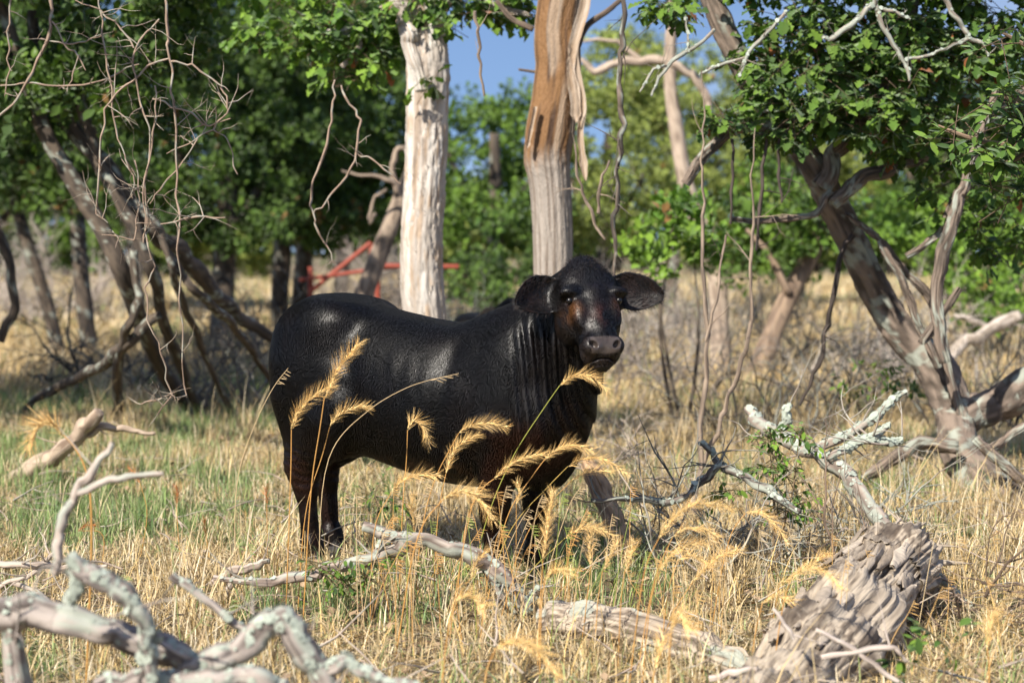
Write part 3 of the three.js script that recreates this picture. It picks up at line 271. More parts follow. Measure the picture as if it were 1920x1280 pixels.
function bodyField(x, y, z) {
  const [top, bot, w] = torsoAt(x), cyc = (top + bot) / 2, hh = (top - bot) / 2;
  const upper = y > cyc ? sstep(0, 1, (y - cyc) / hh) : 0;
  let d = sweep(x, -.77, .75, y, z, cyc, hh, w * (1 - .10 * upper), 2.35);
  for (const s of [-1, 1]) {
    d = smin(d, ball(x, y, z, [-.48, .85, s * .125], [.22, .32, .135], .12), .13);                 // thigh
    d = smin(d, ball(x, y, z, [-.63, .92, s * .10], [.11, .19, .105], 0), .09);
    d = smin(d, ball(x, y, z, [-.40, 1.09, s * .17], [.08, .055, .055], 0), .14);                     // hook bone
    d = smin(d, ball(x, y, z, [.47, .80, s * .165], [.135, .27, .095], -.28), .08);                  // shoulder
    d = smin(d, ball(x, y, z, [.62, .70, s * .14], [.09, .13, .085], 0), .07);                       // point of shoulder
    d = smin(d, legFront(x, y, z, s, s > 0 ? HF[0] : HF[1]), .06); d = smin(d, legHind(x, y, z, s, s > 0 ? HX[0] : HX[1]), .06);
  }
  d = smin(d, cone(x, y, z, [.42, .98, 0], [.80, 1.235, .075], .165, .125, 1.05), .14);              // crest
  d = smin(d, cone(x, y, z, [.56, .82, 0], [.84, 1.10, .09], .205, .118, 1.12), .12);                 // neck
  d = smin(d, cone(x, y, z, [.62, .64, 0], [.81, .94, .07], .12, .06, 1.3), .09);                      // throat and dewlap
  d = smin(d, ball(x, y, z, [.58, .56, 0], [.11, .15, .115]), .09);                                  // brisket
  d = smin(d, cone(x, y, z, [-.34, .54, .20], [-.30, .74, .235], .03, .04), .09);                      // flank fold
  // loose skin: standing folds on neck and chest, a few on the gaskin, soft hollow behind the shoulder
  if (d > .05 || d < -.05) return d;
  const nm = sstep(.52, .66, x) * sstep(.52, .66, y) * (1 - sstep(1.04, 1.18, y)) * sstep(-.16, .02, z + .06);
  if (nm > .01) { const q = .848 * x - .53 * z + .12 * (y - .8) + (fbm(x * 3.2, y * 1.3, z * 3.2, 2) - .5) * .17, am = .35 + sstep(.3, .6, fbm(q * 9, y * 1.7, 4, 2)), a = .5 + .5 * Math.sin(q / .046 * 6.283); d -= nm * am * .011 * (Math.pow(a, .8) - .5); }
  const hm = sstep(.28, .4, y) * (1 - sstep(.5, .62, y)) * (1 - sstep(-.42, -.36, x)); if (hm > .01) d -= hm * .0022 * Math.sin((y + .2 * x + .02 * noise3(x * 20, y * 6, z * 20)) / .038 * Math.PI * 2);
  d += .017 * Math.exp(-Math.pow((x - .24 - .12 * (y - .8)) / .055, 2)) * sstep(.5, .62, y) * (1 - sstep(.95, 1.1, y)) * sstep(.1, .2, Math.abs(z));
  d += .008 * Math.exp(-Math.pow((x + .24 + .3 * (y - .9)) / .05, 2)) * sstep(.55, .66, y) * (1 - sstep(.88, 1.02, y)) * sstep(.1, .2, Math.abs(z));
  d -= .0010 * Math.sin((x + .12 * y) / .085 * 6.283) * sstep(-.18, -.05, x) * (1 - sstep(.12, .22, x)) * sstep(.58, .7, y) * (1 - sstep(.9, 1.0, y));
  d += .012 * Math.exp(-Math.pow((x - .36) / .05, 2)) * sstep(.44, .5, y) * (1 - sstep(.58, .66, y)) * sstep(.1, .18, Math.abs(z));
  d += .012 * Math.exp(-Math.pow((x + .27) / .07, 2)) * sstep(.85, .95, y) * (1 - sstep(1.05, 1.14, y)) * sstep(.1, .2, Math.abs(z));
  d += (fbm(x * 7, y * 7, z * 7, 3) - .5) * .008;
  return d;
}
const headAt = stations([[0, .045, -.07, -.12], [.025, .078, -.04, -.16], [.07, .112, -.014, -.20], [.13, .128, 0, -.222], [.19, .120, .006, -.228], [.25, .102, .012, -.215], [.31, .086, .016, -.175], [.36, .077, .02, -.135], [.40, .080, .022, -.118], [.432, .076, .012, -.105], [.458, .054, -.012, -.09], [.472, .03, -.03, -.07]]);
function makeEar(b, t, fwd) {   // a cupped paddle from base b to tip t whose opening looks along fwd
  const ax = V(t[0] - b[0], t[1] - b[1], t[2] - b[2]), L = ax.length(); ax.divideScalar(L); const f = V(...fwd).addScaledVector(ax, -V(...fwd).dot(ax)).normalize(), s = V().crossVectors(f, ax);
  return (x, y, z) => { x -= b[0]; y -= b[1]; z -= b[2];
    const a = (x * ax.x + y * ax.y + z * ax.z) / L, v = x * s.x + y * s.y + z * s.z, n = x * f.x + y * f.y + z * f.z, aa = clamp(a), hw = .074 * Math.pow(Math.max(0, Math.sin(Math.PI * Math.pow(aa, .82))), .75) + .009, surf = -.038 * (1 - Math.pow(clamp(Math.abs(v) / hw), 2)) * (.5 + .5 * Math.sin(Math.PI * aa)) + .012 * aa;
    return smax(smax((Math.abs(n - surf) - .0065 - .012 * (1 - sstep(0, .35, aa))) * .8, (Math.abs(v) - hw), .012), Math.max(-a, a - 1) * L, .02); };
}
const earNear = makeEar([.095, -.095, -.105], [.330, -.150, -.085], [.12, -.16, 1]), earFar = makeEar([-.095, -.100, -.105], [-.300, -.168, -.105], [-.35, -.25, 1]);
function headField(x, y, z) {
  const s = -y, [w, zf, zb] = headAt(s), c = (zf + zb) / 2, h = (zf - zb) / 2, front = z > c ? 1 : 0, taper = front ? 0 : .25 * sstep(0, 1, (c - z) / h);
  let d = sweep(s, 0, .475, z, x, c, h, w * (1 - taper), 2.7 - .5 * sstep(.3, .38, s));
  for (const k of [-1, 1]) {
    d = smin(d, ball(x, y, z, [k * .098, -.166, -.020], [.042, .022, .036]), .026);           // brow
    d = smin(d, ball(x, y, z, [k * .085, -.235, -.14], [.045, .10, .07]), .05);              // cheek
    d = smin(d, ball(x, y, z, [k * .072, -.262, -.012], [.026, .055, .024]), .03);           // face crest under the eye
    d = smax(d, -ball(x, y, z, [k * .124, -.197, -.018], [.024, .013, .030]), .012);         // socket
    d = smin(d, ball(x, y, z, [k * .047, -.402, .006], [.036, .038, .030]), .026);           // nostril wing
  }
  d = smin(d, cone(x, y, z, [0, -.18, -.025], [0, -.37, -.005], .04, .036), .03);
  d = smin(d, ball(x, y, z, [0, -.03, -.085], [.06, .05, .055]), .05);
  d = smin(d, ball(x, y, z, [0, -.448, -.066], [.042, .030, .044]), .02);                     // chin
  for (const k of [-1, 1]) d = smax(d, -ball(x, y, z, [k * .046, -.408, .036], [.018, .0115, .026], k * .75), .007);
  const mouth = Math.max(Math.abs(y + .449 + .09 * x * x / .08 - (z < 0 ? z * .12 : 0)) - .0026, -(z + .10)); d = smax(d, -Math.max(mouth, -(d + .016)), .004);
  if (x > .02) d = smin(d, earNear(x, y, z), .03); else if (x < -.02) d = smin(d, earFar(x, y, z), .03);
  if (Math.abs(d) < .03) d += (fbm(x * 16, y * 16, z * 16, 3) - .5) * .006;
  return d;
}
const cowYaw = 32 * Math.PI / 180;
const hairTex = tile(512, (u, v) => { const a = tnoise(u + .03 * tnoise(u, v, 4, 4, 3), v, 128, 34, 1), b = tnoise(u, v, 256, 90, 2), c = tnoise(u, v, 10, 8, 5), q = .45 * a + .35 * b + .2 * c; return [q, q, q]; });
const coatMat = new THREE.MeshPhysicalMaterial({ vertexColors: true, roughness: .43, bumpMap: hairTex, bumpScale: .0007, specularIntensity: .85 });
const noseMat = new THREE.MeshPhysicalMaterial({ vertexColors: true, roughness: .3, specularIntensity: 1 });
const hoofMat = new THREE.MeshStandardMaterial({ color: rgb(.045, .04, .038), roughness: .55 });
const eyeMat = new THREE.MeshPhysicalMaterial({ color: rgb(.006, .005, .005), roughness: .3 });
function makeHeifer() {
  const root = new THREE.Group(); root.rotation.y = -cowYaw; root.position.set(-.355, 0, -7.75);
  const mixc = (c, e, t) => { t = clamp(t); return [lerp(c[0], e[0], t), lerp(c[1], e[1], t), lerp(c[2], e[2], t)]; };
  const black = [.0030, .0027, .0031], brown = [.026, .0085, .004], tan = [.10, .05, .022];
  const B = meshField(bodyField, [-.86, -.02, -.36], [1.0, 1.44, .36], .0092), bc = [], buv = [];
  for (let i = 0; i < B.pos.length; i += 3) {
    const x = B.pos[i], y = B.pos[i + 1], z = B.pos[i + 2], n = fbm(x * 9, y * 5, z * 9, 4), n2 = fbm(x * 30, y * 14, z * 30, 3); let c = mixc(black, [.0065, .0042, .004], (n - .45) * 3);
    c = mixc(c, brown, sstep(.3, .55, x) * (1 - sstep(.62, .80, y + (n - .5) * .3)) * (.25 + .9 * sstep(.4, .62, n)));   // bleached brisket and forelegs
    c = mixc(c, brown, (1 - sstep(-.35, -.2, x)) * (1 - sstep(.5, .68, y + (n - .5) * .25)) * (.15 + .7 * sstep(.4, .65, n)));
    c = mixc(c, tan, (1 - sstep(.50, .56, y + (n2 - .5) * .1)) * sstep(.40, .43, y) * sstep(-.35, -.2, x) * (1 - sstep(.25, .4, x)) * sstep(.42, .6, n2) * .8);   // belly hair
    c = mixc(c, [.016, .008, .006], (1 - sstep(-.70, -.62, x)) * sstep(.35, .6, n));
    bc.push(...c); buv.push(x * 2.5 + z * .6, y * 2.5);
  }
  // head frame in the world, then in the animal's own axes
  const m = V(.055, -.405, .205).normalize(), nrm = V(.24, .43, .87); nrm.addScaledVector(m, -nrm.dot(m)).normalize();
  const M = new THREE.Matrix4().makeBasis(V().crossVectors(m.clone().negate(), nrm), m.clone().negate(), nrm), poll = P(1104, 475, 7.16).sub(root.position);
  M.premultiply(new THREE.Matrix4().makeRotationY(cowYaw)); poll.applyAxisAngle(V(0, 1, 0), cowYaw); M.setPosition(poll);
  const H = meshField(headField, [-.36, -.53, -.30], [.38, .06, .08], .0042), hg = { body: [], nose: [] };
  const hc = [], huv = [];
  const noseAt = (x, y, z) => { const s = -y; return sstep(.372, .380, s + .35 * x * x / .06 * .1) * (1 - sstep(.436, .441, s)) * (1 - sstep(.058, .066, Math.abs(x) + .15 * Math.abs(s - .41))) * sstep(-.02, 0, z); };
  for (let i = 0; i < H.pos.length; i += 3) {
    const x = H.pos[i], y = H.pos[i + 1], z = H.pos[i + 2], s = -y, n = fbm(x * 20 + 4, y * 12, z * 20, 4), ax = Math.abs(x); let c = mixc(black, [.0065, .0042, .004], (n - .45) * 3);
    c = mixc(c, [.085, .034, .010], Math.exp(-Math.pow((ax - .094) / .026, 2) - Math.pow((s - .242) / .034, 2)) * 1.25 * sstep(.25, .5, n));   // brown hair below each eye
    c = mixc(c, [.055, .018, .013], Math.exp(-Math.pow(x / .035, 2) - Math.pow((s - .285) / .045, 2)) * sstep(.35, .6, n) * .9);
    c = mixc(c, [.018, .009, .007], sstep(.15, .2, ax) * sstep(.4, .6, n));
    if (noseAt(x, y, z) > .5) c = mixc([.045, .034, .030], [.075, .060, .053], (fbm(x * 90, y * 90, z * 90, 3) - .35) * 2);
    else if (s > .375 && ax < .2) c = mixc(c, [.03, .022, .02], .6);
    hc.push(...c); huv.push(x * 4, y * 4);
  }
  for (let i = 0; i < H.idx.length; i += 3) { let q = 0; for (let j = 0; j < 3; j++) { const k = H.idx[i + j] * 3; q += noseAt(H.pos[k], H.pos[k + 1], H.pos[k + 2]); } (q > 1.5 ? hg.nose : hg.body).push(H.idx[i], H.idx[i + 1], H.idx[i + 2]); }
  const hgeo = geom(H.pos, hg.body, { col: hc, uv: huv, nor: H.nor }).applyMatrix4(M), bgeo = geom(B.pos, B.idx, { col: bc, uv: buv, nor: B.nor });
  const add = (n, g, mt, p = root) => { const o = new THREE.Mesh(g, mt); o.name = n; o.castShadow = o.receiveShadow = true; p.add(o); return o; };
  add('body', mergeGeometries([bgeo, hgeo]), coatMat);
  add('nose', geom(H.pos, hg.nose, { col: hc, uv: huv, nor: H.nor }).applyMatrix4(M), noseMat);
  for (const k of [-1, 1]) add('eye', new THREE.SphereGeometry(.0138, 24, 16).translate(k * .101, -.197, -.020).applyMatrix4(M), eyeMat);
  // hair: fringe of the ears, tuft on the poll, lashes, as fine slivers
  const r = RNG(77), hp = [], hi = [], hcol = []; const sliver = (p, dir, len, w, c) => { const side = V().crossVectors(dir, V(.3, .2, 1)).normalize().multiplyScalar(w), k = hp.length / 3, q = p.clone().addScaledVector(dir, len * .6).add(V(0, -len * .04, 0)), t = p.clone().addScaledVector(dir, len).add(V(0, -len * .15, 0)); for (const a of [p.clone().add(side), p.clone().sub(side), q.clone().addScaledVector(side, .7), q.clone().addScaledVector(side, -.7), t]) { a.applyMatrix4(M); hp.push(a.x, a.y, a.z); hcol.push(...c); } hi.push(k, k + 1, k + 2, k + 1, k + 3, k + 2, k + 2, k + 3, k + 4); };
  for (let i = 0; i < H.pos.length; i += 3) {
    const x = H.pos[i], y = H.pos[i + 1], z = H.pos[i + 2], nx = H.nor[i], ny = H.nor[i + 1], nz = H.nor[i + 2], c = r() < .3 ? [.03, .016, .012] : [.012, .01, .01];
    if (Math.abs(x) > .15) { if (r() < .28) sliver(V(x, y, z), V(nx + Math.sign(x) * .9 + (r() - .5) * .5, ny - .2 + (r() - .5) * .5, nz * .5 + (r() - .5) * .4).normalize(), .010 + .016 * r(), .0007, c); }
    else if (y > -.075 && r() < .30) sliver(V(x, y, z), V(nx * .5 + (r() - .5) * .6, ny * .4 + .1 + (r() - .5) * .5, nz * .5 + (r() - .5) * .4).normalize(), .008 + .012 * r(), .0007, c);
  }
  add('hair', geom(hp, hi, { col: hcol }), new THREE.MeshStandardMaterial({ vertexColors: true, roughness: .6 }));
  // coat: short hairs lying back and down over the whole skin
  { const rr = RNG(555), p = [], ix = [], nn = [], cc = [], coat = (Q, I, C, area, fwd, mat, len) => { const a = V(), b = V(), c = V(), n = V(), q = V(), d = V(), s = V(), e1 = V(), e2 = V(); for (let i = 0; i < I.length; i += 3) { a.fromArray(Q.pos, I[i] * 3); b.fromArray(Q.pos, I[i + 1] * 3); c.fromArray(Q.pos, I[i + 2] * 3); const S = e1.subVectors(b, a).cross(e2.subVectors(c, a)).length() / 2; let m = S / area; while (m > 0) { if (rr() > m) break; m--; let u = rr(), v = rr(); if (u + v > 1) { u = 1 - u; v = 1 - v; } q.copy(a).addScaledVector(e1.subVectors(b, a), u).addScaledVector(e2.subVectors(c, a), v); n.fromArray(Q.nor, I[i] * 3); q.addScaledVector(n, .0003); const sw = fbm(q.x * 4, q.y * 4, q.z * 4, 2) - .5; d.set(fwd[0] + sw * 1.2 + (rr() - .5) * .3, fwd[1] + (rr() - .5) * .3, fwd[2] + (rr() - .5) * .3); d.addScaledVector(n, -d.dot(n)).normalize().addScaledVector(n, .02 + .03 * rr()); s.crossVectors(d, n).normalize().multiplyScalar(.00040 + .0002 * rr()); const L = len * (.6 + .8 * rr()), k = p.length / 3, j = .9 + .4 * rr(), ci = I[i] * 3; for (const t of [q.clone().add(s), q.clone().sub(s), q.clone().addScaledVector(d, L)]) { const nx = n.clone().addScaledVector(s, (rr() - .5) * 900).normalize(); if (mat) { t.applyMatrix4(mat); nx.transformDirection(mat); } p.push(t.x, t.y, t.z); nn.push(nx.x, nx.y, nx.z); cc.push(C[ci] * j, C[ci + 1] * j, C[ci + 2] * j); } ix.push(k, k + 1, k + 2); } } };
    coat(B, B.idx, bc, .0000095, [-.55, -1, 0], null, .0095); coat(H, hg.body, hc, .000012, [0, -1, 0], M, .007); const o = add('coat', geom(p, ix, { col: cc, nor: nn }), new THREE.MeshPhysicalMaterial({ vertexColors: true, roughness: .42, specularIntensity: .85, side: THREE.DoubleSide })); o.userData.kind = 'stuff'; }
  // cloven hooves and tail
  for (const [fx, z] of [[HF[0], .155], [HF[1], -.155], [HX[0], .15], [HX[1], -.15]]) { const parts = []; for (const k of [-1, 1]) { const g = new THREE.CylinderGeometry(.024, .033, .062, 14, 3).scale(1.5, 1, 1); const q = g.attributes.position; for (let i = 0; i < q.count; i++) if (q.getX(i) > 0) q.setX(i, q.getX(i) * (1.15 - 6 * (q.getY(i)))); g.computeVertexNormals(); parts.push(g.translate(fx + .035, .031, z + k * .027)); } add('hoof', mergeGeometries(parts), hoofMat); }
  const tp = [[-.72, 1.13, 0, .03], [-.775, 1.06, -.01, .026], [-.785, .9, -.05, .022], [-.755, .7, -.07, .018], [-.735, .55, -.08, .016], [-.73, .45, -.085, .026], [-.725, .33, -.09, .03], [-.72, .22, -.09, .006]].map(([x, y, z, rr]) => ({ p: V(x, y, z), r: rr }));
  add('tail', limb(tp, { seg: 12, step: .012, relief: (ca, sa, s, t, rr) => t > .6 ? rr * .35 * (noise3(ca * 5, s * 6, sa * 5) - .5) : 0, paint: () => [.012, .010, .010] }), coatMat);
  return root;
}
const heifer = makeHeifer(); heifer.name = 'heifer'; scene.add(heifer);
tag(heifer, 'glossy black heifer standing in dry grass with its head turned to the viewer', 'cow');

// ---------- dead wood ----------
const greyWood = (seed, lichen = 0, a = [.36, .31, .25], b = [.13, .105, .08]) => bark(a, b, seed, lichen);
// a crooked twig with side twigs of its own, as one geometry
function twig(p, dir, len, rad, r, depth, o) {
  const n = Math.max(3, Math.round(len / .06)), pts = [{ p: p.clone(), r: rad }], d = dir.clone(), c = p.clone(), out = []; for (let i = 1; i <= n; i++) { d.add(V(r() - .5, r() - .5 + (o.lift ?? 0), r() - .5).multiplyScalar(o.crook ?? .55)).normalize(); c.addScaledVector(d, len / n); if (c.y < .02) { c.y = .02; d.y = Math.abs(d.y) * .3; } pts.push({ p: c.clone(), r: rad * (1 - .75 * i / n) }); }
  out.push(limb(pts, { tight: .2, seg: depth > 0 ? 7 : 5, step: Math.max(.012, rad * 2), knob: .22, seed: r() * 90, paint: o.paint })); if (depth > 0) for (let i = 1; i < pts.length; i++) if (r() < (o.fork ?? .6)) { const q = pts[i], t = d.clone().add(V(r() - .5, r() - .5, r() - .5).multiplyScalar(2.2)).normalize(); out.push(...twig(q.p, t, len * (.3 + .3 * r()), q.r * .7, r, depth - 1, o)); } return out;
}
function flakes(root, pts, n, seed, size = .012) {   // crusts of lichen standing off the bark
  const r = RNG(seed), L = [], C = [], curve = new THREE.CatmullRomCurve3(pts.map((q) => q.p)), q = new THREE.Quaternion(); for (let i = 0; i < n; i++) { const t = r(), k = t * (pts.length - 1), a = Math.min(pts.length - 2, k | 0), rad = lerp(pts[a].r, pts[a + 1].r, k - a), T = curve.getTangent(t), N = V(r() - .5, r() * .8 - .1, r() - .3); N.addScaledVector(T, -N.dot(T)).normalize(); q.setFromUnitVectors(V(0, 1, 0), N); q.multiply(new THREE.Quaternion().setFromAxisAngle(V(0, 1, 0), r() * 6.28)); const s = size * (.4 + r() * r() * 1.3); L.push(new THREE.Matrix4().compose(curve.getPoint(t).addScaledVector(N, rad * .97), q, V(s, s * (.5 + .6 * r()), s))); const b = .8 + .35 * r(); C.push(rgb(.37 * b, .41 * b, .345 * b)); } instanced('lichen', flakeGeo, flakeMat, L, root, C);
}
const flakeGeo = (() => { const r = RNG(3), pos = [0, .25, 0], idx = [], n = 9; for (let k = 1; k <= 2; k++) for (let i = 0; i < n; i++) { const a = i / n * 6.283 + r() * .4, R = k === 1 ? .5 + .2 * r() : .75 + .5 * r(); pos.push(Math.cos(a) * R, k === 1 ? .1 + .35 * r() : .05 + .5 * r() * (i % 2), Math.sin(a) * R); } for (let i = 0; i < n; i++) { const j = (i + 1) % n; idx.push(0, 1 + j, 1 + i, 1 + i, 1 + j, 1 + n + i, 1 + j, 1 + n + j, 1 + n + i); } return geom(pos, idx); })();
const flakeMat = new THREE.MeshStandardMaterial({ color: rgb(1, 1, 1), roughness: 1, side: THREE.DoubleSide });
const rugged = (ca, sa, s, t, r) => { const k = .02 / Math.max(.004, r); return r * (.34 * (noise3(ca * 2.6, s * 16 * k, sa * 2.6) - .5) + .30 * (Math.pow(Math.abs(noise3(ca * 5.5, s * 9 * k, sa * 5.5) - .5) * 2, .6) - .45)); };
function deadwood(name, label, cat, stems, { d = 7, seed = 1, lichen = 0, twigs = 8, tl = .25, tr = .006, seg = 14, step = .015, knob = .2, paint, depth = 1, crust = 0, lift = 0, thin = 1, mat = twigMat, group, wander = .55, crook, fork, relief, crustSize } = {}) {
  const P0 = stems.map((s, i) => kinked(path(s, d).map((q) => ({ p: q.p, r: q.r * thin })), wander, seed + i * 3)), base = P0[0][0].p.clone(); base.y = Math.max(0, Math.min(...P0.flat().map((q) => q.p.y))); const root = thing(name, base, label, cat, group), r = RNG(seed), pt = paint ?? greyWood(seed, lichen);
  P0.forEach((s, i) => { mesh(i ? 'branch' : 'stem', limb(s, { tight: .22, seg, step, knob, seed: seed + i * 5, paint: pt, relief: relief && i === 0 ? relief : rugged }), mat, root); if (crust) flakes(root, s, Math.round(crust * (i ? .6 : 1)), seed * 13 + i, crustSize); });
  for (let i = 0; i < twigs; i++) { const s = P0[r() * P0.length | 0], k = r() * (s.length - 1), a = Math.min(s.length - 2, k | 0), p = s[a].p.clone().lerp(s[a + 1].p, k - a), dir = V(r() - .5, r() - .35, r() - .5).normalize(); mesh('twig', mergeGeometries(twig(p, dir, tl * (.4 + r()), tr * (.6 + .6 * r()), r, depth, { paint: pt, lift, crook, fork })), twigMat, root); }
  return root;
}
const hg = (y, h) => (EYE - h) * FP / (y - HOR);   // distance at which a picture row lies h metres above the ground
// fallen pale branch in front of the heifer's forelegs
deadwood('fallen_branch', 'pale forked branch fallen in front of the heifer\'s forelegs', 'branch', [
  [[680, 986, 9], [720, 1002, 12], [770, 1010, 14], [850, 1030, 16], [905, 1050, 17], [945, 1080, 15], [972, 1115, 11], [990, 1160, 8]], [[768, 1002, 11], [748, 1030, 15], [700, 1050, 13], [640, 1062, 11], [570, 1080, 10], [480, 1090, 8], [400, 1082, 5]], [[720, 1005, 8], [705, 1040, 8], [695, 1062, 7]], [[985, 1150, 9], [1000, 1120, 9], [1012, 1098, 6]], [[945, 1085, 7], [975, 1105, 6], [995, 1150, 4]], [[905, 1052, 6], [935, 1110, 5], [965, 1150, 5]]], { d: 6.75, seed: 3, lichen: .35, twigs: 12, tl: .16, tr: .005, crust: 60, crustSize: .01, paint: greyWood(3, .2, [.46, .38, .32], [.15, .11, .09]) });
// log with loose bark lying at the lower middle
deadwood('log', 'grey split log lying in the grass at the lower middle', 'log', [
  [[1012, 1165, 24, 6.5], [1050, 1158, 32, 6.48], [1120, 1168, 33, 6.4], [1200, 1182, 32, 6.3], [1270, 1205, 32, 6.15], [1330, 1228, 28, 6.0], [1400, 1255, 22, 5.85], [1450, 1262, 16, 5.8]]], { seed: 5, twigs: 3, tl: .2, seg: 60, step: .008, knob: .1, wander: .25, mat: barkMat, paint: greyWood(5, .05, [.48, .40, .31], [.15, .115, .085]), relief: (ca, sa, s) => .012 * Math.pow(Math.abs(noise3(ca * 6 + 2 * noise3(ca, s * 5, sa), s * 4, sa * 6) - .5) * 2, .6) + .007 * sstep(.5, .56, noise3(ca * 5, s * 9, sa * 5)) - .01 });
{ // big rotten log with shaggy bark at the lower right
  const pts = path([[1700, 1040, 66, 7.05], [1656, 1085, 90, 6.8], [1615, 1130, 92, 6.55], [1565, 1200, 104, 6.2], [1510, 1270, 108, 5.85], [1440, 1360, 112, 5.45], [1380, 1430, 100, 5.1]]);
  const pt = greyWood(8, 0, [.45, .375, .285], [.13, .10, .075]), root = deadwood('rotten_log', 'big rotten log with shaggy splitting bark at the lower right', 'log', [[[1700, 1040, 66, 7.05], [1656, 1085, 90, 6.8], [1615, 1130, 92, 6.55], [1565, 1200, 104, 6.2], [1510, 1270, 108, 5.85], [1440, 1360, 112, 5.45], [1380, 1430, 100, 5.1]]], { seed: 8, twigs: 6, tl: .25, seg: 140, step: .007, knob: .22, mat: barkMat, paint: pt, wander: .12, relief: (ca, sa, s) => { const w = noise3(ca * 2, s * 3, sa * 2) * 1.5, c = noise3(ca * 8 + w, s * 1.6, sa * 8 + w), e = noise3(ca * 5 + 5, s * 6 + w, sa * 5); const g = noise3(ca * 19 + w, s * 2.6, sa * 19 + w); return .030 * Math.pow(Math.abs(c - .5) * 2, .5) + .016 * Math.pow(Math.abs(g - .5) * 2, .6) + .004 * sstep(.46, .52, e) + .004 * noise3(ca * 40, s * 20, sa * 40) - .034; } });
  const r = RNG(81), curve = new THREE.CatmullRomCurve3(pts.map((q) => q.p)), slab = (L, w, th, seed) => { const pos = [], idx = [], col = [], n = 10, rr = RNG(seed), base = mix3([.24, .19, .14], [.50, .42, .33], rr()); for (let i = 0; i <= n; i++) { const u = i / n, ww = w * (.55 + .6 * noise3(u * 5, seed, 2)) * (.35 + .65 * Math.sin(Math.PI * (.08 + .84 * u))); for (let j = 0; j <= 4; j++) { const a = j / 2 - 1, y = th * (1 - a * a * .6) + .012 * (noise3(u * 7, a * 2, seed) - .5); pos.push((u - .5) * L, y, a * ww, (u - .5) * L, y - th * .9, a * ww * .97); const k = .75 + .5 * noise3(u * 14, a * 4, seed + 5); for (let q = 0; q < 2; q++) col.push(base[0] * k, base[1] * k, base[2] * k); } } const W = 10; for (let i = 0; i < n; i++) for (let j = 0; j < 4; j++) { const a = i * W + j * 2; idx.push(a, a + 2, a + W, a + 2, a + W + 2, a + W, a + 1, a + W + 1, a + 3, a + 3, a + W + 1, a + W + 3); if (!j) idx.push(a, a + W, a + 1, a + 1, a + W, a + W + 1); if (j === 3) idx.push(a + 2, a + 3, a + W + 2, a + 3, a + W + 3, a + W + 2); } return geom(pos, idx, { col, uv: pos.filter((_, i) => i % 3 !== 1) }); };
  for (let i = 0; i < 38; i++) { const t = .04 + .78 * r(), k = t * (pts.length - 1), a = Math.min(pts.length - 2, k | 0), rad = lerp(pts[a].r, pts[a + 1].r, k - a), c = curve.getPoint(t), T = curve.getTangent(t), th = (r() - .5) * 2.6, up = V(0, 1, 0).addScaledVector(T, -T.y).normalize(), sd = V().crossVectors(T, up), N = up.clone().multiplyScalar(Math.cos(th)).addScaledVector(sd, Math.sin(th)); const X = T.clone().addScaledVector(N, (r() - .4) * .09).addScaledVector(sd, (r() - .5) * .35).normalize(), Z = V().crossVectors(X, N).normalize(), Y = V().crossVectors(Z, X); mesh('bark_slab', slab(.16 + .30 * r(), .012 + .016 * r(), .005 + .006 * r(), i + 3).applyMatrix4(new THREE.Matrix4().makeBasis(X, Y, Z).setPosition(c.addScaledVector(N, rad * (.955 + .04 * r())))), barkMat, root); }
  for (let i = 0; i < 16; i++) { const a = r() * 6.283, c = P(1692 + Math.cos(a) * 60, 1046 + Math.sin(a) * 50, 7.0), d = V(.1 + (r() - .5) * 1.6, .35 + (r() - .5) * 1.2, -.2 + (r() - .5) * 1.2).normalize(); mesh('splinter', limb([{ p: c.clone().addScaledVector(d, -.06), r: .008 + .01 * r() }, { p: c.clone().addScaledVector(d, .04), r: .006 + .006 * r() }, { p: c.clone().addScaledVector(d, .07 + .13 * r()), r: .001 }], { seg: 6, step: .02, knob: .3, seed: i, paint: pt }), twigMat, root); }
}
// lichened brush pile right of the heifer
const lich = (s) => greyWood(s, .45, [.36, .29, .24], [.15, .12, .10]);
deadwood('lichened_branch', 'thick lichen crusted branch slanting down to the right across the brush', 'branch', [[[1403, 765, 9, 8.3], [1425, 795, 13, 8.2], [1470, 822, 14, 8.1], [1520, 845, 15, 8], [1570, 875, 15, 7.9], [1615, 925, 14, 7.7], [1660, 985, 14, 7.5], [1720, 1045, 12, 7.3], [1780, 1100, 9, 7.1], [1820, 1140, 5, 7]], [[1520, 845, 9, 8], [1580, 820, 9, 8], [1630, 790, 8, 8], [1665, 760, 7, 8], [1700, 735, 4, 8]], [[1555, 860, 9, 7.9], [1600, 835, 9, 7.9], [1640, 820, 8, 7.9], [1668, 798, 5, 7.9]], [[1635, 824, 6, 7.9], [1660, 828, 6, 7.9], [1692, 826, 5, 7.9]], [[1462, 815, 6, 8.1], [1475, 785, 7, 8.1], [1480, 760, 4, 8.1]], [[1660, 985, 6, 7.5], [1640, 1040, 5, 7.4], [1600, 1080, 4, 7.3]]], { seed: 14, paint: lich(14), crust: 260, crustSize: .013, twigs: 18, tl: .3, tr: .006, depth: 2 });
deadwood('lichened_branch', 'thin lichen spotted branch between the heifer and the leafy sprout', 'branch', [[[1317, 828, 5, 7.9], [1340, 860, 7, 7.9], [1360, 880, 8, 7.8], [1400, 895, 8, 7.7], [1450, 930, 8, 7.6], [1500, 960, 6, 7.5]], [[1352, 870, 7, 7.8], [1310, 905, 8, 7.8], [1290, 930, 7, 7.7], [1240, 942, 7, 7.7], [1180, 935, 6, 7.6], [1110, 938, 4, 7.5]]], { seed: 15, paint: greyWood(15, .3, [.16, .13, .11], [.05, .042, .036]), crust: 70, twigs: 12, tl: .3, tr: .005, depth: 2 });
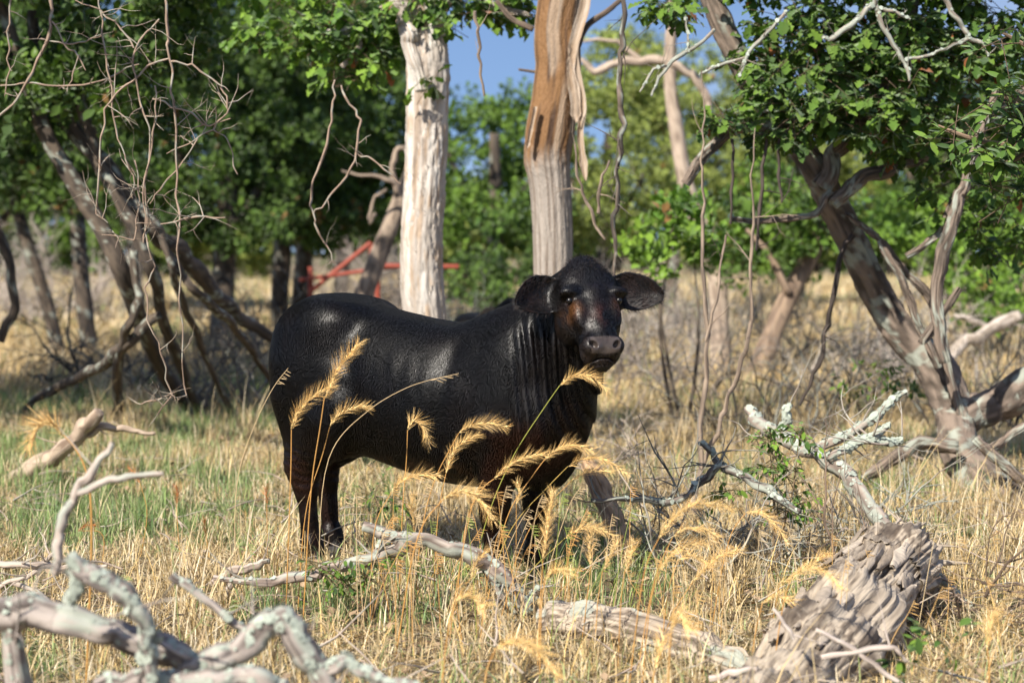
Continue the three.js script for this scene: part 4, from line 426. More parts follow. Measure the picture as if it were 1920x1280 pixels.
{ const r = RNG(150); const spots = [[1160, 860, 'grey dead twigs tangled behind the heifer\'s chest'], [1230, 800, 'grey dead twigs lying where the two thin saplings lean'], [1290, 990, 'lichened twig heap right of the heifer\'s forelegs'], [1370, 1040, 'lichened twig heap left of the rotten log'], [1480, 1010, 'lichened twig heap under the leafy sprout'], [1590, 970, 'lichened twig heap below the slanting branch'], [1760, 1120, 'dark dry twig heap right of the rotten log'], [1200, 900, 'bleached twig heap beside the dark forked twig']];
  spots.forEach(([x, y, label], i) => { const d = hg(y, .12), c = P(x, y, d), b = c.clone(); b.y = 0; const root = thing('twig_heap', b, label, 'twigs', 'heaps of dead twigs'), pt = i < 2 || i > 6 ? greyWood(i, .15, [.5, .42, .34], [.25, .19, .15]) : i === 6 ? greyWood(i, 0, [.24, .17, .12], [.10, .07, .05]) : lich(20 + i); for (let k = 0; k < 22; k++) { const p = c.clone().add(V((r() - .5) * .7, (r() - .6) * .2, (r() - .5) * .5)); p.y = Math.max(.03, p.y); mesh('twig', mergeGeometries(twig(p, V(r() - .5, (r() - .3) * .7, r() - .5).normalize(), .2 + .4 * r(), .003 + .004 * r(), r, 2, { paint: pt, crook: .6, fork: .55 })), twigMat, root); } }); }
deadwood('old_stump', 'weathered grey stump leaning behind the heifer\'s forelegs', 'stump', [[[1100, 868, 12, 8.5], [1118, 900, 17, 8.4], [1140, 950, 19, 8.3], [1158, 1000, 20, 8.2], [1170, 1050, 18, 8.1]]], { seed: 19, wander: .1, twigs: 5, tl: .2, seg: 40, step: .01, mat: barkMat, paint: greyWood(19, 0, [.46, .31, .19], [.2, .13, .08]), relief: ridges(.006, 7, 3, 2) });
// left side
deadwood('fallen_branch', 'pale stripped log propped in the green grass at the left', 'log', [[[18, 905, 16, 10.9], [60, 878, 17, 10.8], [110, 848, 17, 10.7], [150, 815, 15, 10.6], [185, 772, 11, 10.5]], [[150, 815, 7, 10.6], [200, 800, 8, 10.6], [240, 805, 6, 10.6], [290, 812, 4, 10.6]]], { seed: 22, twigs: 6, tl: .3, paint: greyWood(22, 0, [.50, .39, .29], [.24, .17, .12]) });
deadwood('thin_branch', 'thin pale dead branch rising and forking above the left foreground wood', 'branch', [[[100, 1075, 9], [112, 1010, 10], [118, 965, 10], [140, 925, 9], [175, 880, 8], [210, 830, 5]], [[138, 925, 6], [190, 905, 7], [240, 893, 7], [305, 888, 4]]], { d: 4.8, seed: 24, twigs: 3, tl: .12, tr: .003, paint: greyWood(24, .2, [.50, .42, .36], [.3, .24, .2]) });
const fg = (label, stems, seed, opt = {}) => deadwood('foreground_branch', label, 'branch', stems, { d: 4.5, seed, twigs: 5, tl: .14, tr: .005, seg: 24, step: .01, paint: greyWood(seed, .16, [.40, .345, .305], [.10, .08, .07]), crust: 60, crustSize: .011, ...opt });
fg('thick grey log across the lower left corner', [[[-40, 1160, 34], [40, 1140, 32], [110, 1158, 30], [190, 1185, 28], [260, 1205, 28], [330, 1225, 27], [400, 1262, 24], [470, 1300, 22]], [[30, 1150, 16], [25, 1220, 20], [40, 1300, 24]]], 26);
fg('dark lichen blotched branch rising over the lower left log', [[[128, 1040, 12], [155, 1070, 19], [200, 1092, 22], [240, 1120, 22], [268, 1160, 17], [280, 1220, 12], [285, 1300, 11]], [[140, 1065, 13], [142, 1100, 14], [128, 1135, 10]]], 27, { d: 4.35, paint: greyWood(27, .45, [.34, .29, .26], [.07, .06, .055]), crust: 120 });
fg('thick arched pale branch at the bottom left of centre', [[[340, 1262, 24], [400, 1236, 26], [455, 1215, 26], [490, 1175, 26], [520, 1160, 27], [550, 1180, 28], [575, 1230, 30], [610, 1290, 28], [640, 1330, 26]], [[600, 1262, 16], [640, 1238, 15], [690, 1262, 13], [780, 1290, 12]]], 28, { crust: 120 });
fg('slim pale stick running down to the arched branch', [[[322, 1078, 9], [350, 1095, 9], [400, 1135, 8], [440, 1170, 8], [470, 1200, 8]]], 29, { d: 4.9, twigs: 3, crust: 20 });
fg('broken pale wood along the bottom edge left of centre', [[[180, 1290, 18], [260, 1270, 20], [350, 1282, 22], [450, 1268, 20], [540, 1292, 20]], [[290, 1278, 12], [270, 1230, 12], [300, 1190, 8]]], 30, { d: 4.4, crust: 100 });
deadwood('dead_stick', 'knotty pale sticks lying at the left edge behind the foreground wood', 'branch', [[[-10, 1055, 6], [60, 1060, 7], [130, 1062, 6], [200, 1060, 3]], [[0, 1100, 5], [60, 1075, 5], [110, 1030, 4]], [[20, 1090, 5], [70, 1110, 5], [100, 1140, 4]]], { d: 6.7, seed: 33, twigs: 10, tl: .18, tr: .004, paint: greyWood(33, .1, [.55, .46, .38], [.3, .23, .18]) });
deadwood('dead_stick', 'bent grey stick lying left of the heifer\'s hind hooves', 'branch', [[[395, 1095, 6], [430, 1070, 8], [470, 1062, 8], [505, 1052, 5]], [[440, 1072, 5], [430, 1100, 6], [420, 1125, 5]]], { d: 6.9, seed: 34, twigs: 5, tl: .15, tr: .004, paint: greyWood(34, .1, [.55, .46, .38], [.3, .23, .18]) });
deadwood('crossed_twigs', 'white twigs crossing over the big rotten log', 'branch', [[[1530, 1180, 4], [1580, 1205, 5], [1640, 1245, 5], [1700, 1290, 4]], [[1540, 1232, 5], [1610, 1222, 6], [1680, 1215, 5], [1700, 1240, 3]], [[1450, 1140, 3], [1480, 1180, 4], [1490, 1200, 3]], [[1330, 1272, 7], [1380, 1262, 8], [1420, 1256, 6]]], { d: 5.35, seed: 36, twigs: 4, tl: .12, tr: .003, paint: greyWood(36, .1, [.56, .48, .42], [.32, .26, .22]) });
// bare hanging branch with its tangle of twigs, upper left
const brownTwig = bark([.36, .26, .19], [.20, .14, .10], 9, .12);
deadwood('hanging_branch', 'bare tangled branch hanging down from above at the upper left', 'branch', [
  [[305, -60, 4], [312, 40, 4], [318, 112, 3.6], [325, 190, 3.2], [332, 330, 3], [336, 430, 2.7], [335, 560, 2.4], [342, 640, 2.2], [350, 745, 1.5]], [[185, -20, 2.4], [190, 60, 2.4], [200, 130, 2.3], [210, 170, 2.2], [220, 260, 2], [235, 300, 2], [250, 330, 1.8], [248, 372, 1.2]], [[316, 110, 2.8], [270, 130, 2.8], [235, 160, 2.8], [195, 205, 2.8], [187, 280, 2.6], [180, 400, 2.4], [202, 418, 1.8]], [[298, 36, 2.6], [262, 75, 2.8], [248, 120, 2.8], [255, 150, 2.6], [280, 240, 2.5], [270, 340, 2.3], [275, 400, 2.1], [268, 455, 1.5]], [[320, 115, 2.8], [360, 120, 2.8], [400, 150, 2.6], [425, 180, 2.3], [428, 210, 2], [400, 243, 2.3], [425, 260, 2.2], [445, 327, 1.4]], [[285, 185, 2.4], [340, 205, 2.6], [392, 236, 2.6], [432, 222, 1.5]], [[400, 243, 2.2], [340, 275, 2], [312, 288, 1.3]], [[290, 160, 2.3], [292, 220, 2.4], [280, 300, 2.4], [268, 380, 2.3], [275, 450, 2.2], [290, 500, 2.2], [270, 540, 2.2], [275, 600, 2.2], [300, 660, 2.2], [322, 740, 2.2], [278, 800, 1.2]], [[370, 260, 2], [330, 320, 2], [290, 365, 1.8], [280, 382, 1.2]], [[300, 420, 1.6], [340, 412, 3], [385, 406, 3], [422, 408, 2]], [[322, 735, 2], [300, 748, 3], [280, 752, 3], [262, 758, 1.5]], [[252, 300, 2], [262, 380, 2], [250, 450, 2], [190, 440, 1.2]], [[250, 90, 2.4], [215, 40, 2.4], [180, 15, 2.2], [140, 0, 1.5]]], { d: 8.5, seed: 41, thin: .75, wander: 1.1, twigs: 100, tl: .19, tr: .0034, seg: 6, step: .012, knob: .2, depth: 1, paint: brownTwig, crook: .7 });
deadwood('hanging_branch', 'bare brown branch reaching down to the left edge at the top', 'branch', [[[90, -40, 5], [97, 20, 4.5], [92, 60, 4.2], [70, 110, 3.8], [35, 180, 3.4], [-10, 225, 3]], [[97, 40, 2.6], [118, 80, 2.6], [145, 105, 2.4], [160, 132, 1.4]], [[75, 72, 2.4], [120, 82, 2.4], [160, 78, 2], [192, 65, 1.2]], [[148, 102, 2], [135, 140, 1.8], [125, 172, 1.2]], [[0, 160, 2.4], [60, 155, 2.4], [130, 160, 2.6], [200, 148, 2.6], [260, 120, 2]], [[20, -10, 2.4], [12, 60, 2.2], [18, 130, 2], [8, 180, 1.2]]], { d: 8.8, seed: 43, thin: .75, wander: 1, twigs: 16, tl: .1, tr: .003, seg: 6, step: .012, depth: 1, paint: brownTwig, crook: .7 });
deadwood('hanging_vine', 'thin bare strands hanging left of the pale oak', 'vine', [[[628, 150, 2], [624, 190, 2.2], [617, 240, 2.4], [595, 320, 2.4], [581, 385, 2.2], [590, 420, 2], [612, 460, 1.6], [630, 495, 1]], [[640, 160, 2], [655, 195, 2.4], [677, 225, 2.6], [668, 285, 2.6], [650, 330, 2.4], [610, 380, 2.2], [588, 400, 1.4]], [[668, 286, 2], [700, 300, 2], [730, 325, 2], [752, 345, 1.4]]], { d: 9.3, seed: 44, wander: 1.2, twigs: 8, tl: .1, tr: .003, seg: 6, step: .012, paint: brownTwig });
const sap = (label, stems, d, seed, pt, tw = 5) => deadwood('thin_sapling', label, 'sapling', stems, { d, seed, wander: .8, twigs: tw, tl: .22, tr: .004, seg: 8, step: .02, paint: pt ?? bark([.34, .26, .19], [.17, .13, .10], seed) });
sap('dark crooked vine hanging right of the dead trunk', [[[1165, -60, 5], [1166, 60, 5], [1163, 120, 5], [1164, 200, 5], [1170, 240, 5], [1160, 300, 4.5], [1158, 370, 4.2], [1150, 430, 4], [1152, 495, 3], [1148, 560, 2]]], 9.6, 51, bark([.17, .13, .10], [.06, .05, .04], 2, .1), 12);
sap('thin pale sapling stem beside the hanging bark strip', [[[1078, 270, 2], [1082, 330, 2.5], [1100, 380, 3], [1115, 420, 3], [1135, 450, 2]], [[1143, 300, 2], [1128, 340, 3], [1122, 400, 3]], [[890, 20, 3], [895, 60, 3], [902, 120, 2.6], [908, 180, 2]]], 9.8, 52);
sap('straight thin sapling, left of the pair right of the heifer\'s ear', [[[1303, 1000, 5], [1312, 800, 5], [1324, 660, 4.5], [1322, 560, 4], [1318, 470, 3.4], [1322, 380, 2.8], [1314, 300, 2.2], [1322, 220, 1.6], [1316, 130, .8]], [[1324, 640, 3], [1345, 560, 3], [1350, 500, 2.5], [1362, 440, 2]]], 9.4, 53);
sap('bent thin sapling, right of the pair right of the heifer\'s ear', [[[1290, 1000, 5], [1335, 830, 5], [1360, 770, 4.6], [1385, 700, 4.4], [1402, 640, 4], [1410, 570, 3.6], [1408, 490, 3.2], [1414, 420, 2.6], [1408, 330, 2], [1416, 240, 1]]], 9.5, 54);
sap('black thin stem hanging from the leaning oak', [[[1600, 440, 6], [1584, 462, 5], [1570, 520, 5], [1555, 590, 5], [1545, 650, 4.5], [1525, 700, 4], [1500, 760, 3]]], 10.6, 55, bark([.08, .06, .05], [.03, .025, .02], 3), 4);
sap('two dark dangling stems below the leaning oak\'s leaves', [[[1438, 260, 3], [1430, 330, 3.4], [1424, 400, 3.4], [1418, 470, 2.5]], [[1462, 260, 3], [1460, 330, 3], [1466, 380, 2]], [[1372, 260, 3], [1375, 330, 3], [1370, 420, 2.4]]], 10, 56, bark([.08, .06, .05], [.03, .025, .02], 4), 6);
deadwood('lichened_branch', 'bare lichened branches crossing the leaning oak\'s crown at the top right', 'branch', [[[1650, -30, 5], [1640, 8, 6], [1610, 35, 6], [1560, 72, 5], [1542, 72, 3]], [[1640, 6, 5], [1655, 50, 5], [1685, 95, 4.5], [1700, 125, 4], [1706, 152, 2.5]], [[1644, 14, 3.4], [1680, 22, 3.4], [1708, 36, 2]], [[1700, 112, 3], [1735, 105, 3], [1775, 92, 3], [1815, 72, 3.4]], [[1755, -30, 5], [1785, 25, 5.5], [1812, 60, 5], [1818, 72, 4], [1845, 80, 3.4], [1855, 105, 2]]], { d: 9.4, seed: 61, lichen: .6, twigs: 12, tl: .1, tr: .0035, seg: 8, step: .014, crust: 40, crustSize: .009 });
deadwood('lichened_branch', 'bare lichened branches in front of the sky left of the leaning oak\'s leaves', 'branch', [[[1475, 20, 3.4], [1450, 50, 3.6], [1415, 85, 3.8], [1395, 120, 3.4], [1386, 145, 2]], [[1398, 108, 3], [1350, 122, 3.2], [1312, 138, 2]], [[1340, 55, 3.4], [1300, 90, 4], [1260, 115, 4], [1235, 145, 3.4], [1222, 180, 2]], [[1250, 122, 2.6], [1225, 130, 2.6], [1200, 172, 1.6]], [[1290, 98, 2.4], [1290, 60, 2.2], [1285, 30, 1.4]]], { d: 9.6, seed: 62, lichen: .55, twigs: 16, tl: .12, tr: .003, seg: 8, step: .014, crust: 30, crustSize: .009 });
// brush in the middle distance
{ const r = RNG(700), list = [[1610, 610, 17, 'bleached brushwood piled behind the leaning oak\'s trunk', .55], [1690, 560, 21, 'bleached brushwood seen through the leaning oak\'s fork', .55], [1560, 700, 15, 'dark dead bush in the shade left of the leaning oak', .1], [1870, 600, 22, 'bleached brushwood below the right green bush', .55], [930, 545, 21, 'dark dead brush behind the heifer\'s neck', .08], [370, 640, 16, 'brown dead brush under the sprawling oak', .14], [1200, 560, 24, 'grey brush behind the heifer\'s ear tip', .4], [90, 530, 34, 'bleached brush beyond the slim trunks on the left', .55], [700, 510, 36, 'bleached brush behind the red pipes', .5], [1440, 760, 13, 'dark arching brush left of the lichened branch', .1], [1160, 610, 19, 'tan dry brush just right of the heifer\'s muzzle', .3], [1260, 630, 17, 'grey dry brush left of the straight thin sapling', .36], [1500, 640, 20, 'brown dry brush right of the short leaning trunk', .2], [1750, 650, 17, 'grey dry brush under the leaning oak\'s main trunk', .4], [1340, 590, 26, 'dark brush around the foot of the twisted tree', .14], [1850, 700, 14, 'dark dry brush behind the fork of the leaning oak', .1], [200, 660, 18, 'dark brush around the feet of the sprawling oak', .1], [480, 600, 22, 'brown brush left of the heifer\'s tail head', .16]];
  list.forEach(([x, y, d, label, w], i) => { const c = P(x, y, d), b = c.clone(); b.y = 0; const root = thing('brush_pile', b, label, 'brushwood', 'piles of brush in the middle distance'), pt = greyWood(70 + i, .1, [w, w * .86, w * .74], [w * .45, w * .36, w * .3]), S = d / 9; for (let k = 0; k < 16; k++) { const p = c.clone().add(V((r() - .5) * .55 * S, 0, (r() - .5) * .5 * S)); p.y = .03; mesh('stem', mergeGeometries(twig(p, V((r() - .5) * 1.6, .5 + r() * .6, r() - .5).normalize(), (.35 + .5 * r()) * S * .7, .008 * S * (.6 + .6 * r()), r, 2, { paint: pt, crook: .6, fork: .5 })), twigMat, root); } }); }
deadwood('fallen_branch', 'weathered grey limb slanting down behind the right green bush', 'branch', [[[1915, 590, 10], [1860, 615, 12], [1800, 650, 12], [1740, 690, 9]], [[1860, 615, 6], [1820, 600, 6], [1790, 590, 4]]], { d: 20, seed: 77, twigs: 4, tl: .4, tr: .012, paint: greyWood(77, 0, [.55, .48, .42], [.3, .25, .2]) });

// red pipe gate far behind
{ const b = G(680, 26); b.y = 0; const root = thing('pipe_gate', b, 'rust red metal pipe gate far behind the heifer\'s back', 'gate'), m = new THREE.MeshStandardMaterial({ color: rgb(.30, .055, .03), roughness: .6 }), pipe = (n, a, c, r = .035, d = 26) => mesh(n, limb([{ p: P(a[0], a[1], d), r }, { p: P((a[0] + c[0]) / 2, (a[1] + c[1]) / 2, d), r }, { p: P(c[0], c[1], d), r }], { seg: 10, step: .3 }), m, root);
  pipe('brace', [580, 548], [695, 455]); pipe('rail', [560, 525], [760, 497], .03); pipe('rail', [706, 498], [860, 500], .035, 25.9); pipe('post', [708, 492], [708, groundRow(26) + 6], .04, 26.1); pipe('post', [697, 455], [690, groundRow(26) + 6], .04, 26.15); pipe('post', [582, 500], [582, groundRow(26) + 6], .04, 26.1); }

// a second, smaller black animal half hidden behind the heifer's neck
{ const calf = heifer.clone(); calf.name = 'calf'; scene.add(calf); calf.userData = {}; calf.scale.setScalar(.78); calf.rotation.y = -1.25; const d = 12.4; calf.position.set(P(958, 560, d).x - .66 * Math.cos(1.25) + .09 * Math.sin(1.25), 0, -d - .66 * Math.sin(1.25)); tag(calf, 'small black calf mostly hidden behind the heifer\'s neck', 'cow'); }

// ---------- bristly golden grass heads, each one a plant of its own ----------
const awnMat = new THREE.MeshStandardMaterial({ vertexColors: true, roughness: .6, side: THREE.DoubleSide });
const flank = ['bristly golden grass head arching in front of the heifer\'s flank', 'golden heads before the flank'], chest = ['bristly golden grass head leaning in front of the heifer\'s chest and forelegs', 'golden heads before the forelegs'], right = ['blurred golden grass head arching right of the heifer\'s forelegs', 'golden heads right of the heifer'], low = ['soft blurred golden grass head near the bottom edge', 'golden heads near the bottom edge'], left = ['rusty grass head in the green grass left of the heifer', 'rusty heads on the left'];
function awned(stemPts, headPts, d, [label, group], { seed = 1, w = 1, green = 0, dense = 1, tone = [.80, .57, .24] } = {}) {
  const foot = G(stemPts[0][0], d); foot.y -= .02; const root = thing('bristle_grass', V(foot.x, Math.max(0, foot.y), foot.z), label, 'grass', group), r = RNG(seed * 31 + 7), dz = (r() - .5) * .2;
  const S = [foot, ...stemPts.slice(1).map(([x, y]) => P(x, y, d)), P(...headPts[0], d)], sc = mix3([.52, .27, .07], [.26, .30, .04], green); mesh('stem', limb(S.map((p, i) => ({ p, r: .0021 * w * (1 - .35 * i / S.length) })), { seg: 6, step: .03, paint: () => sc }), awnMat, root);
  const H = new THREE.CatmullRomCurve3([...headPts.map(([x, y], i) => P(x, y, d).add(V(0, 0, dz * i / headPts.length)))]), L = H.getLength(), n = Math.round(L / .0020 * dense), pos = [], idx = [], col = [], body = [];
  const tri = (a, b, c, cc) => { const k = pos.length / 3; pos.push(a.x, a.y, a.z, b.x, b.y, b.z, c.x, c.y, c.z); idx.push(k, k + 1, k + 2); for (let i = 0; i < 3; i++) col.push(...cc); };
  for (let i = 0; i < n; i++) { const t = i / n, p = H.getPoint(t), T = H.getTangent(t), N = V(r() - .5, r() - .5, r() - .5); N.addScaledVector(T, -N.dot(T)).normalize(); const env = .55 + .45 * Math.sin(Math.PI * clamp(t * 1.05)), dir = T.clone().addScaledVector(N, .28 + .22 * r()).normalize(), len = (.036 + .026 * r()) * w * env, kk = .75 + .5 * r(), cc = [tone[0] * kk, tone[1] * kk, tone[2] * kk], sd = V().crossVectors(dir, N).normalize(), sp = (.011 + .004 * r()) * w, wd = .0024 * w;
    const b0 = p.clone().addScaledVector(N, .001 * w), b1 = b0.clone().addScaledVector(dir, sp * .5), e = b0.clone().addScaledVector(dir, sp), x1 = b1.clone().addScaledVector(sd, wd), x2 = b1.clone().addScaledVector(sd, -wd), x3 = b1.clone().addScaledVector(N, wd); tri(b0, x1, x3, cc); tri(x3, x1, e, cc); tri(b0, x3, x2, cc); tri(x3, e, x2, cc); tri(b0, x2, x1, cc); tri(x1, x2, e, cc);
    for (let q = 0; q < 2; q++) { const ad = dir.clone().addScaledVector(N, .05 + .4 * r()).addScaledVector(sd, (r() - .5) * .5).normalize(), tip = e.clone().addScaledVector(ad, len).addScaledVector(N, len * .12), aw = .0006 * w, a2 = [cc[0] * 1.08, cc[1] * 1.08, cc[2] * 1.1]; tri(e.clone().addScaledVector(sd, aw), e.clone().addScaledVector(sd, -aw), tip, a2); tri(e.clone().addScaledVector(N, aw), e.clone().addScaledVector(N, -aw), tip, a2); } }
  mesh('seed_head', geom(pos, idx, { col }), awnMat, root); return root;
}
let as = 1; const A = (stem, head, d, g, o) => awned(stem, head, d, g, { seed: as++, ...o });
A([[562, 0], [585, 900], [600, 800]], [[608, 745], [628, 705], [648, 672], [674, 644]], 6.6, flank, { w: 1.15 });
A([[530, 0], [545, 880]], [[546, 805], [562, 770], [590, 742], [622, 722]], 6.7, flank, { w: 1.1 });
A([[552, 0], [575, 950], [605, 850]], [[618, 800], [635, 778], [660, 766], [688, 764]], 6.8, flank, { w: 1 });
A([[745, 0], [755, 950], [762, 860]], [[764, 806], [774, 790], [790, 800], [803, 832]], 6.9, flank, { w: 1.1 });
A([[690, 0], [705, 980]], [[734, 922], [755, 900], [785, 888], [822, 886]], 6.7, flank, { w: 1.05 });
A([[775, 0], [790, 1000], [815, 900]], [[860, 812], [885, 797], [915, 793], [948, 798]], 6.9, flank, { w: 1.05 });
A([[810, 0], [822, 960]], [[836, 888], [846, 855], [866, 832], [895, 818]], 6.95, flank, { w: 1 });
A([[735, 0], [790, 990]], [[832, 934], [862, 922], [896, 934], [922, 972]], 6.1, chest, { w: 1.25 });
A([[850, 0], [880, 960], [910, 910]], [[926, 898], [955, 872], [985, 856], [1020, 848]], 6.8, chest, { w: 1.1 });
A([[905, 0], [955, 960], [1000, 890]], [[1022, 860], [1045, 842], [1072, 834], [1108, 842]], 6.85, chest, { w: 1.05 });
A([[895, 0], [960, 990], [1030, 910]], [[1065, 874], [1095, 858], [1130, 858], [1172, 884]], 6.9, chest, { w: 1, green: .4 });
A([[930, 0], [1000, 980]], [[1072, 900], [1095, 888], [1120, 884], [1145, 888]], 6.95, chest, { w: .9 });
A([[880, 0], [905, 1000], [960, 860], [1020, 765]], [[1050, 722], [1075, 704], [1105, 704], [1136, 728]], 6.95, chest, { w: 1.05, green: .9 });
A([[950, 0], [985, 1085]], [[1060, 1008], [1085, 992], [1115, 988], [1150, 1002]], 6.7, chest, { w: 1, green: .6 });
A([[772, 0], [777, 1010]], [[776, 985], [773, 955], [776, 925]], 6.8, chest, { w: .85 });
A([[1008, 0], [1012, 1150]], [[1018, 1050], [1026, 990], [1036, 925]], 6.0, chest, { w: 1.05 });
A([[965, 0], [968, 1000]], [[968, 945], [975, 925], [970, 905]], 6.8, chest, { w: .8 });
A([[1012, 0], [1016, 1130]], [[1022, 1085], [1040, 1065], [1066, 1062]], 5.8, low, { w: 1.1 });
A([[868, 0], [860, 1100]], [[880, 1090], [895, 1050], [915, 1030]], 6.3, low, { w: .8 });
for (const [i, s] of [[[1180, 0], [1212, 1060], [[1235, 1010], [1270, 965], [1315, 945], [1378, 958]]], [[1195, 0], [1230, 1080], [[1262, 1005], [1290, 990], [1320, 992], [1345, 1008]]], [[1240, 0], [1255, 1100], [[1272, 1050], [1292, 1042], [1315, 1048], [1340, 1064]]], [[1330, 0], [1372, 1000], [[1398, 962], [1425, 960], [1450, 978], [1474, 1014]]], [[1205, 0], [1222, 1120], [[1238, 1070], [1260, 1035], [1290, 1018], [1320, 1015]]], [[1160, 0], [1166, 1110], [[1172, 1070], [1182, 1045], [1190, 1020]]], [[1115, 0], [1122, 1120], [[1130, 1070], [1145, 1045], [1160, 1022]]], [[1440, 0], [1452, 1150], [[1462, 1092], [1495, 1078], [1530, 1050], [1550, 1036]]], [[1450, 0], [1468, 1140], [[1485, 1078], [1520, 1062], [1550, 1072], [1572, 1096]]], [[1410, 0], [1418, 1180], [[1430, 1130], [1455, 1118], [1480, 1124], [1502, 1145]]], [[1230, 0], [1262, 1150], [[1300, 1090], [1325, 1062], [1352, 1040], [1390, 1030]]], [[1090, 0], [1100, 1130], [[1108, 1060], [1106, 1030], [1112, 1005]]]].entries()) A([s[0], s[1]], s[2], 5.7 + (i % 4) * .22, right, { w: .9 });
for (const [i, s] of [[[905, 0], [912, 1260], [[930, 1215], [960, 1198], [1000, 1205], [1045, 1255]]], [[1252, 0], [1255, 1240], [[1258, 1185], [1272, 1150], [1290, 1175]]], [[820, 0], [835, 1220], [[850, 1130], [880, 1115], [905, 1130]]], [[1860, 0], [1856, 1260], [[1852, 1215], [1856, 1180], [1862, 1150]]], [[1215, 0], [1222, 1290], [[1228, 1255], [1238, 1225], [1246, 1200]]]].entries()) A([s[0], s[1]], s[2], 4.9 + i * .12, low, { w: 1.2 });
for (const [i, s] of [[[335, 0], [332, 980], [[330, 945], [332, 930], [330, 912]]], [[390, 0], [388, 1020], [[386, 1000], [385, 985], [387, 970]]], [[255, 0], [275, 960], [[262, 905], [250, 890], [236, 882]]], [[178, 0], [190, 1000], [[145, 995], [160, 985], [178, 984]]], [[498, 0], [500, 960], [[500, 945], [498, 930], [496, 915]]]].entries()) A([s[0], s[1]], s[2], 7.6 + (i % 3) * .3, left, { w: .8, tone: [.42, .17, .05] });
A([[150, 0], [165, 900], [140, 840]], [[118, 815], [100, 795], [78, 796], [58, 835]], 5.6, ['big blurred golden grass head drooping at the left above the pale log', null], { w: 1.5 });
// thin bare stems with few seeds
const bare = (pts, d, label, group, seed, c = [.6, .44, .24]) => { const foot = G(pts[0][0], d); foot.y -= .02; const root = thing('grass_stem', V(foot.x, Math.max(0, foot.y), foot.z), label, 'grass', group), S = [foot, ...pts.slice(1).map(([x, y]) => P(x, y, d))]; mesh('stem', limb(S.map((p, i) => ({ p, r: .0017 * (1 - .6 * i / S.length) })), { seg: 5, step: .03, paint: () => c }), awnMat, root); const r = RNG(seed), e = S[S.length - 1], f = S[S.length - 2]; for (let i = 0; i < 6; i++) { const p = f.clone().lerp(e, .1 + .15 * i), q = p.clone().add(V(.015 + .02 * r(), .004 - .02 * r(), (r() - .5) * .03)); mesh('seed', limb([{ p, r: .0006 }, { p: p.clone().lerp(q, .6), r: .0018 }, { p: q, r: .0004 }], { seg: 5, step: .01, paint: () => c }), awnMat, root); } return root; };
bare([[590, 0], [620, 850], [690, 770], [760, 728], [800, 714], [860, 700]], 6.9, 'long thin straw stem slanting across the heifer\'s flank', null, 1);
bare([[438, 0], [445, 900], [480, 790], [515, 722], [540, 690]], 6.9, 'long thin straw stem rising left of the heifer\'s rump', null, 2);
bare([[1700, 0], [1760, 1250], [1840, 1170], [1925, 1090]], 4.9, 'thick blurred straw stem crossing the lower right corner', null, 3, [.55, .36, .14]);
{ const r = RNG(321); for (let i = 0; i < 70; i++) { const x = 640 + r() * 560, d = 6.2 + r() * 1.1, top = 900 + r() * 190, lean = (r() - .35) * 130; bare([[x, 0], [x + lean * .35, (groundRow(d) + top) / 2], [x + lean * .8, top + 25], [x + lean, top]], d, 'thin upright straw stem in front of the heifer\'s legs', 'thin straw stems before the legs', 400 + i, r() < .25 ? [.26, .32, .06] : r() < .5 ? [.58, .32, .10] : [.60, .44, .24]); }
  for (let i = 0; i < 46; i++) { const x = 1180 + r() * 720, d = 5.8 + r() * 1.4, top = 960 + r() * 220, lean = (r() - .4) * 110; bare([[x, 0], [x + lean * .35, (groundRow(d) + top) / 2], [x + lean * .8, top + 25], [x + lean, top]], d, 'thin upright straw stem right of the heifer', 'thin straw stems on the right', 500 + i, r() < .5 ? [.58, .36, .13] : [.60, .46, .26]); }
  for (let i = 0; i < 26; i++) { const x = 40 + r() * 560, d = 5.6 + r() * 1.8, top = 980 + r() * 200, lean = (r() - .4) * 110; bare([[x, 0], [x + lean * .35, (groundRow(d) + top) / 2], [x + lean * .8, top + 25], [x + lean, top]], d, 'thin upright straw stem in the grass left of the heifer', 'thin straw stems on the left', 600 + i, r() < .3 ? [.2, .3, .08] : [.62, .48, .27]); } }
// leafy sprouts
function sprout(label, spots, d, seed, L = .03, tint = 'bright', n = 6) { const b = G(spots[0][0], d), root = thing('leafy_sprout', b, label, 'plant'); for (const [x, y] of spots) mesh('stem', limb([{ p: b.clone(), r: .004 }, { p: b.clone().lerp(P(x, y, d), .55).add(V(.02, .02, .02)), r: .003 }, { p: P(x, y, d), r: .0015 }], { seg: 5, step: .03, paint: () => [.2, .14, .08] }), twigMat, root); leaves(root, spots.map(([x, y, rx = 24, ry = 24]) => [x, y, rx, ry, d, n]), { seed, L, geo: ovalGeo, tint, twigCol: [.2, .16, .08], most: 90 }); return root; }
sprout('leafy green sprout climbing through the lichened branch', [[1450, 850, 18, 26], [1440, 885, 24, 20], [1475, 900, 26, 24], [1490, 935, 24, 22], [1440, 820, 14, 18], [1500, 815, 26, 14], [1470, 960, 26, 18], [1360, 925, 22, 14]], 7.75, 3, .034, 'bright', 9);
sprout('small green sprout beside the fallen branch under the heifer', [[690, 1080, 22, 20], [600, 1060, 20, 26], [640, 1090, 22, 16], [720, 1050, 18, 12]], 6.7, 4, .026, 'bright', 8);
sprout('small bright leaves in the lower right corner', [[1760, 1215, 24, 14], [1790, 1205, 20, 14], [1710, 1240, 20, 16], [1700, 1260, 20, 14]], 5.4, 5, .045, 'bright', 2);
sprout('dark leafy seedling behind the heifer\'s hind leg', [[700, 925, 30, 20], [740, 940, 24, 16], [680, 950, 26, 14]], 8.9, 6, .03, 'mid', 8);
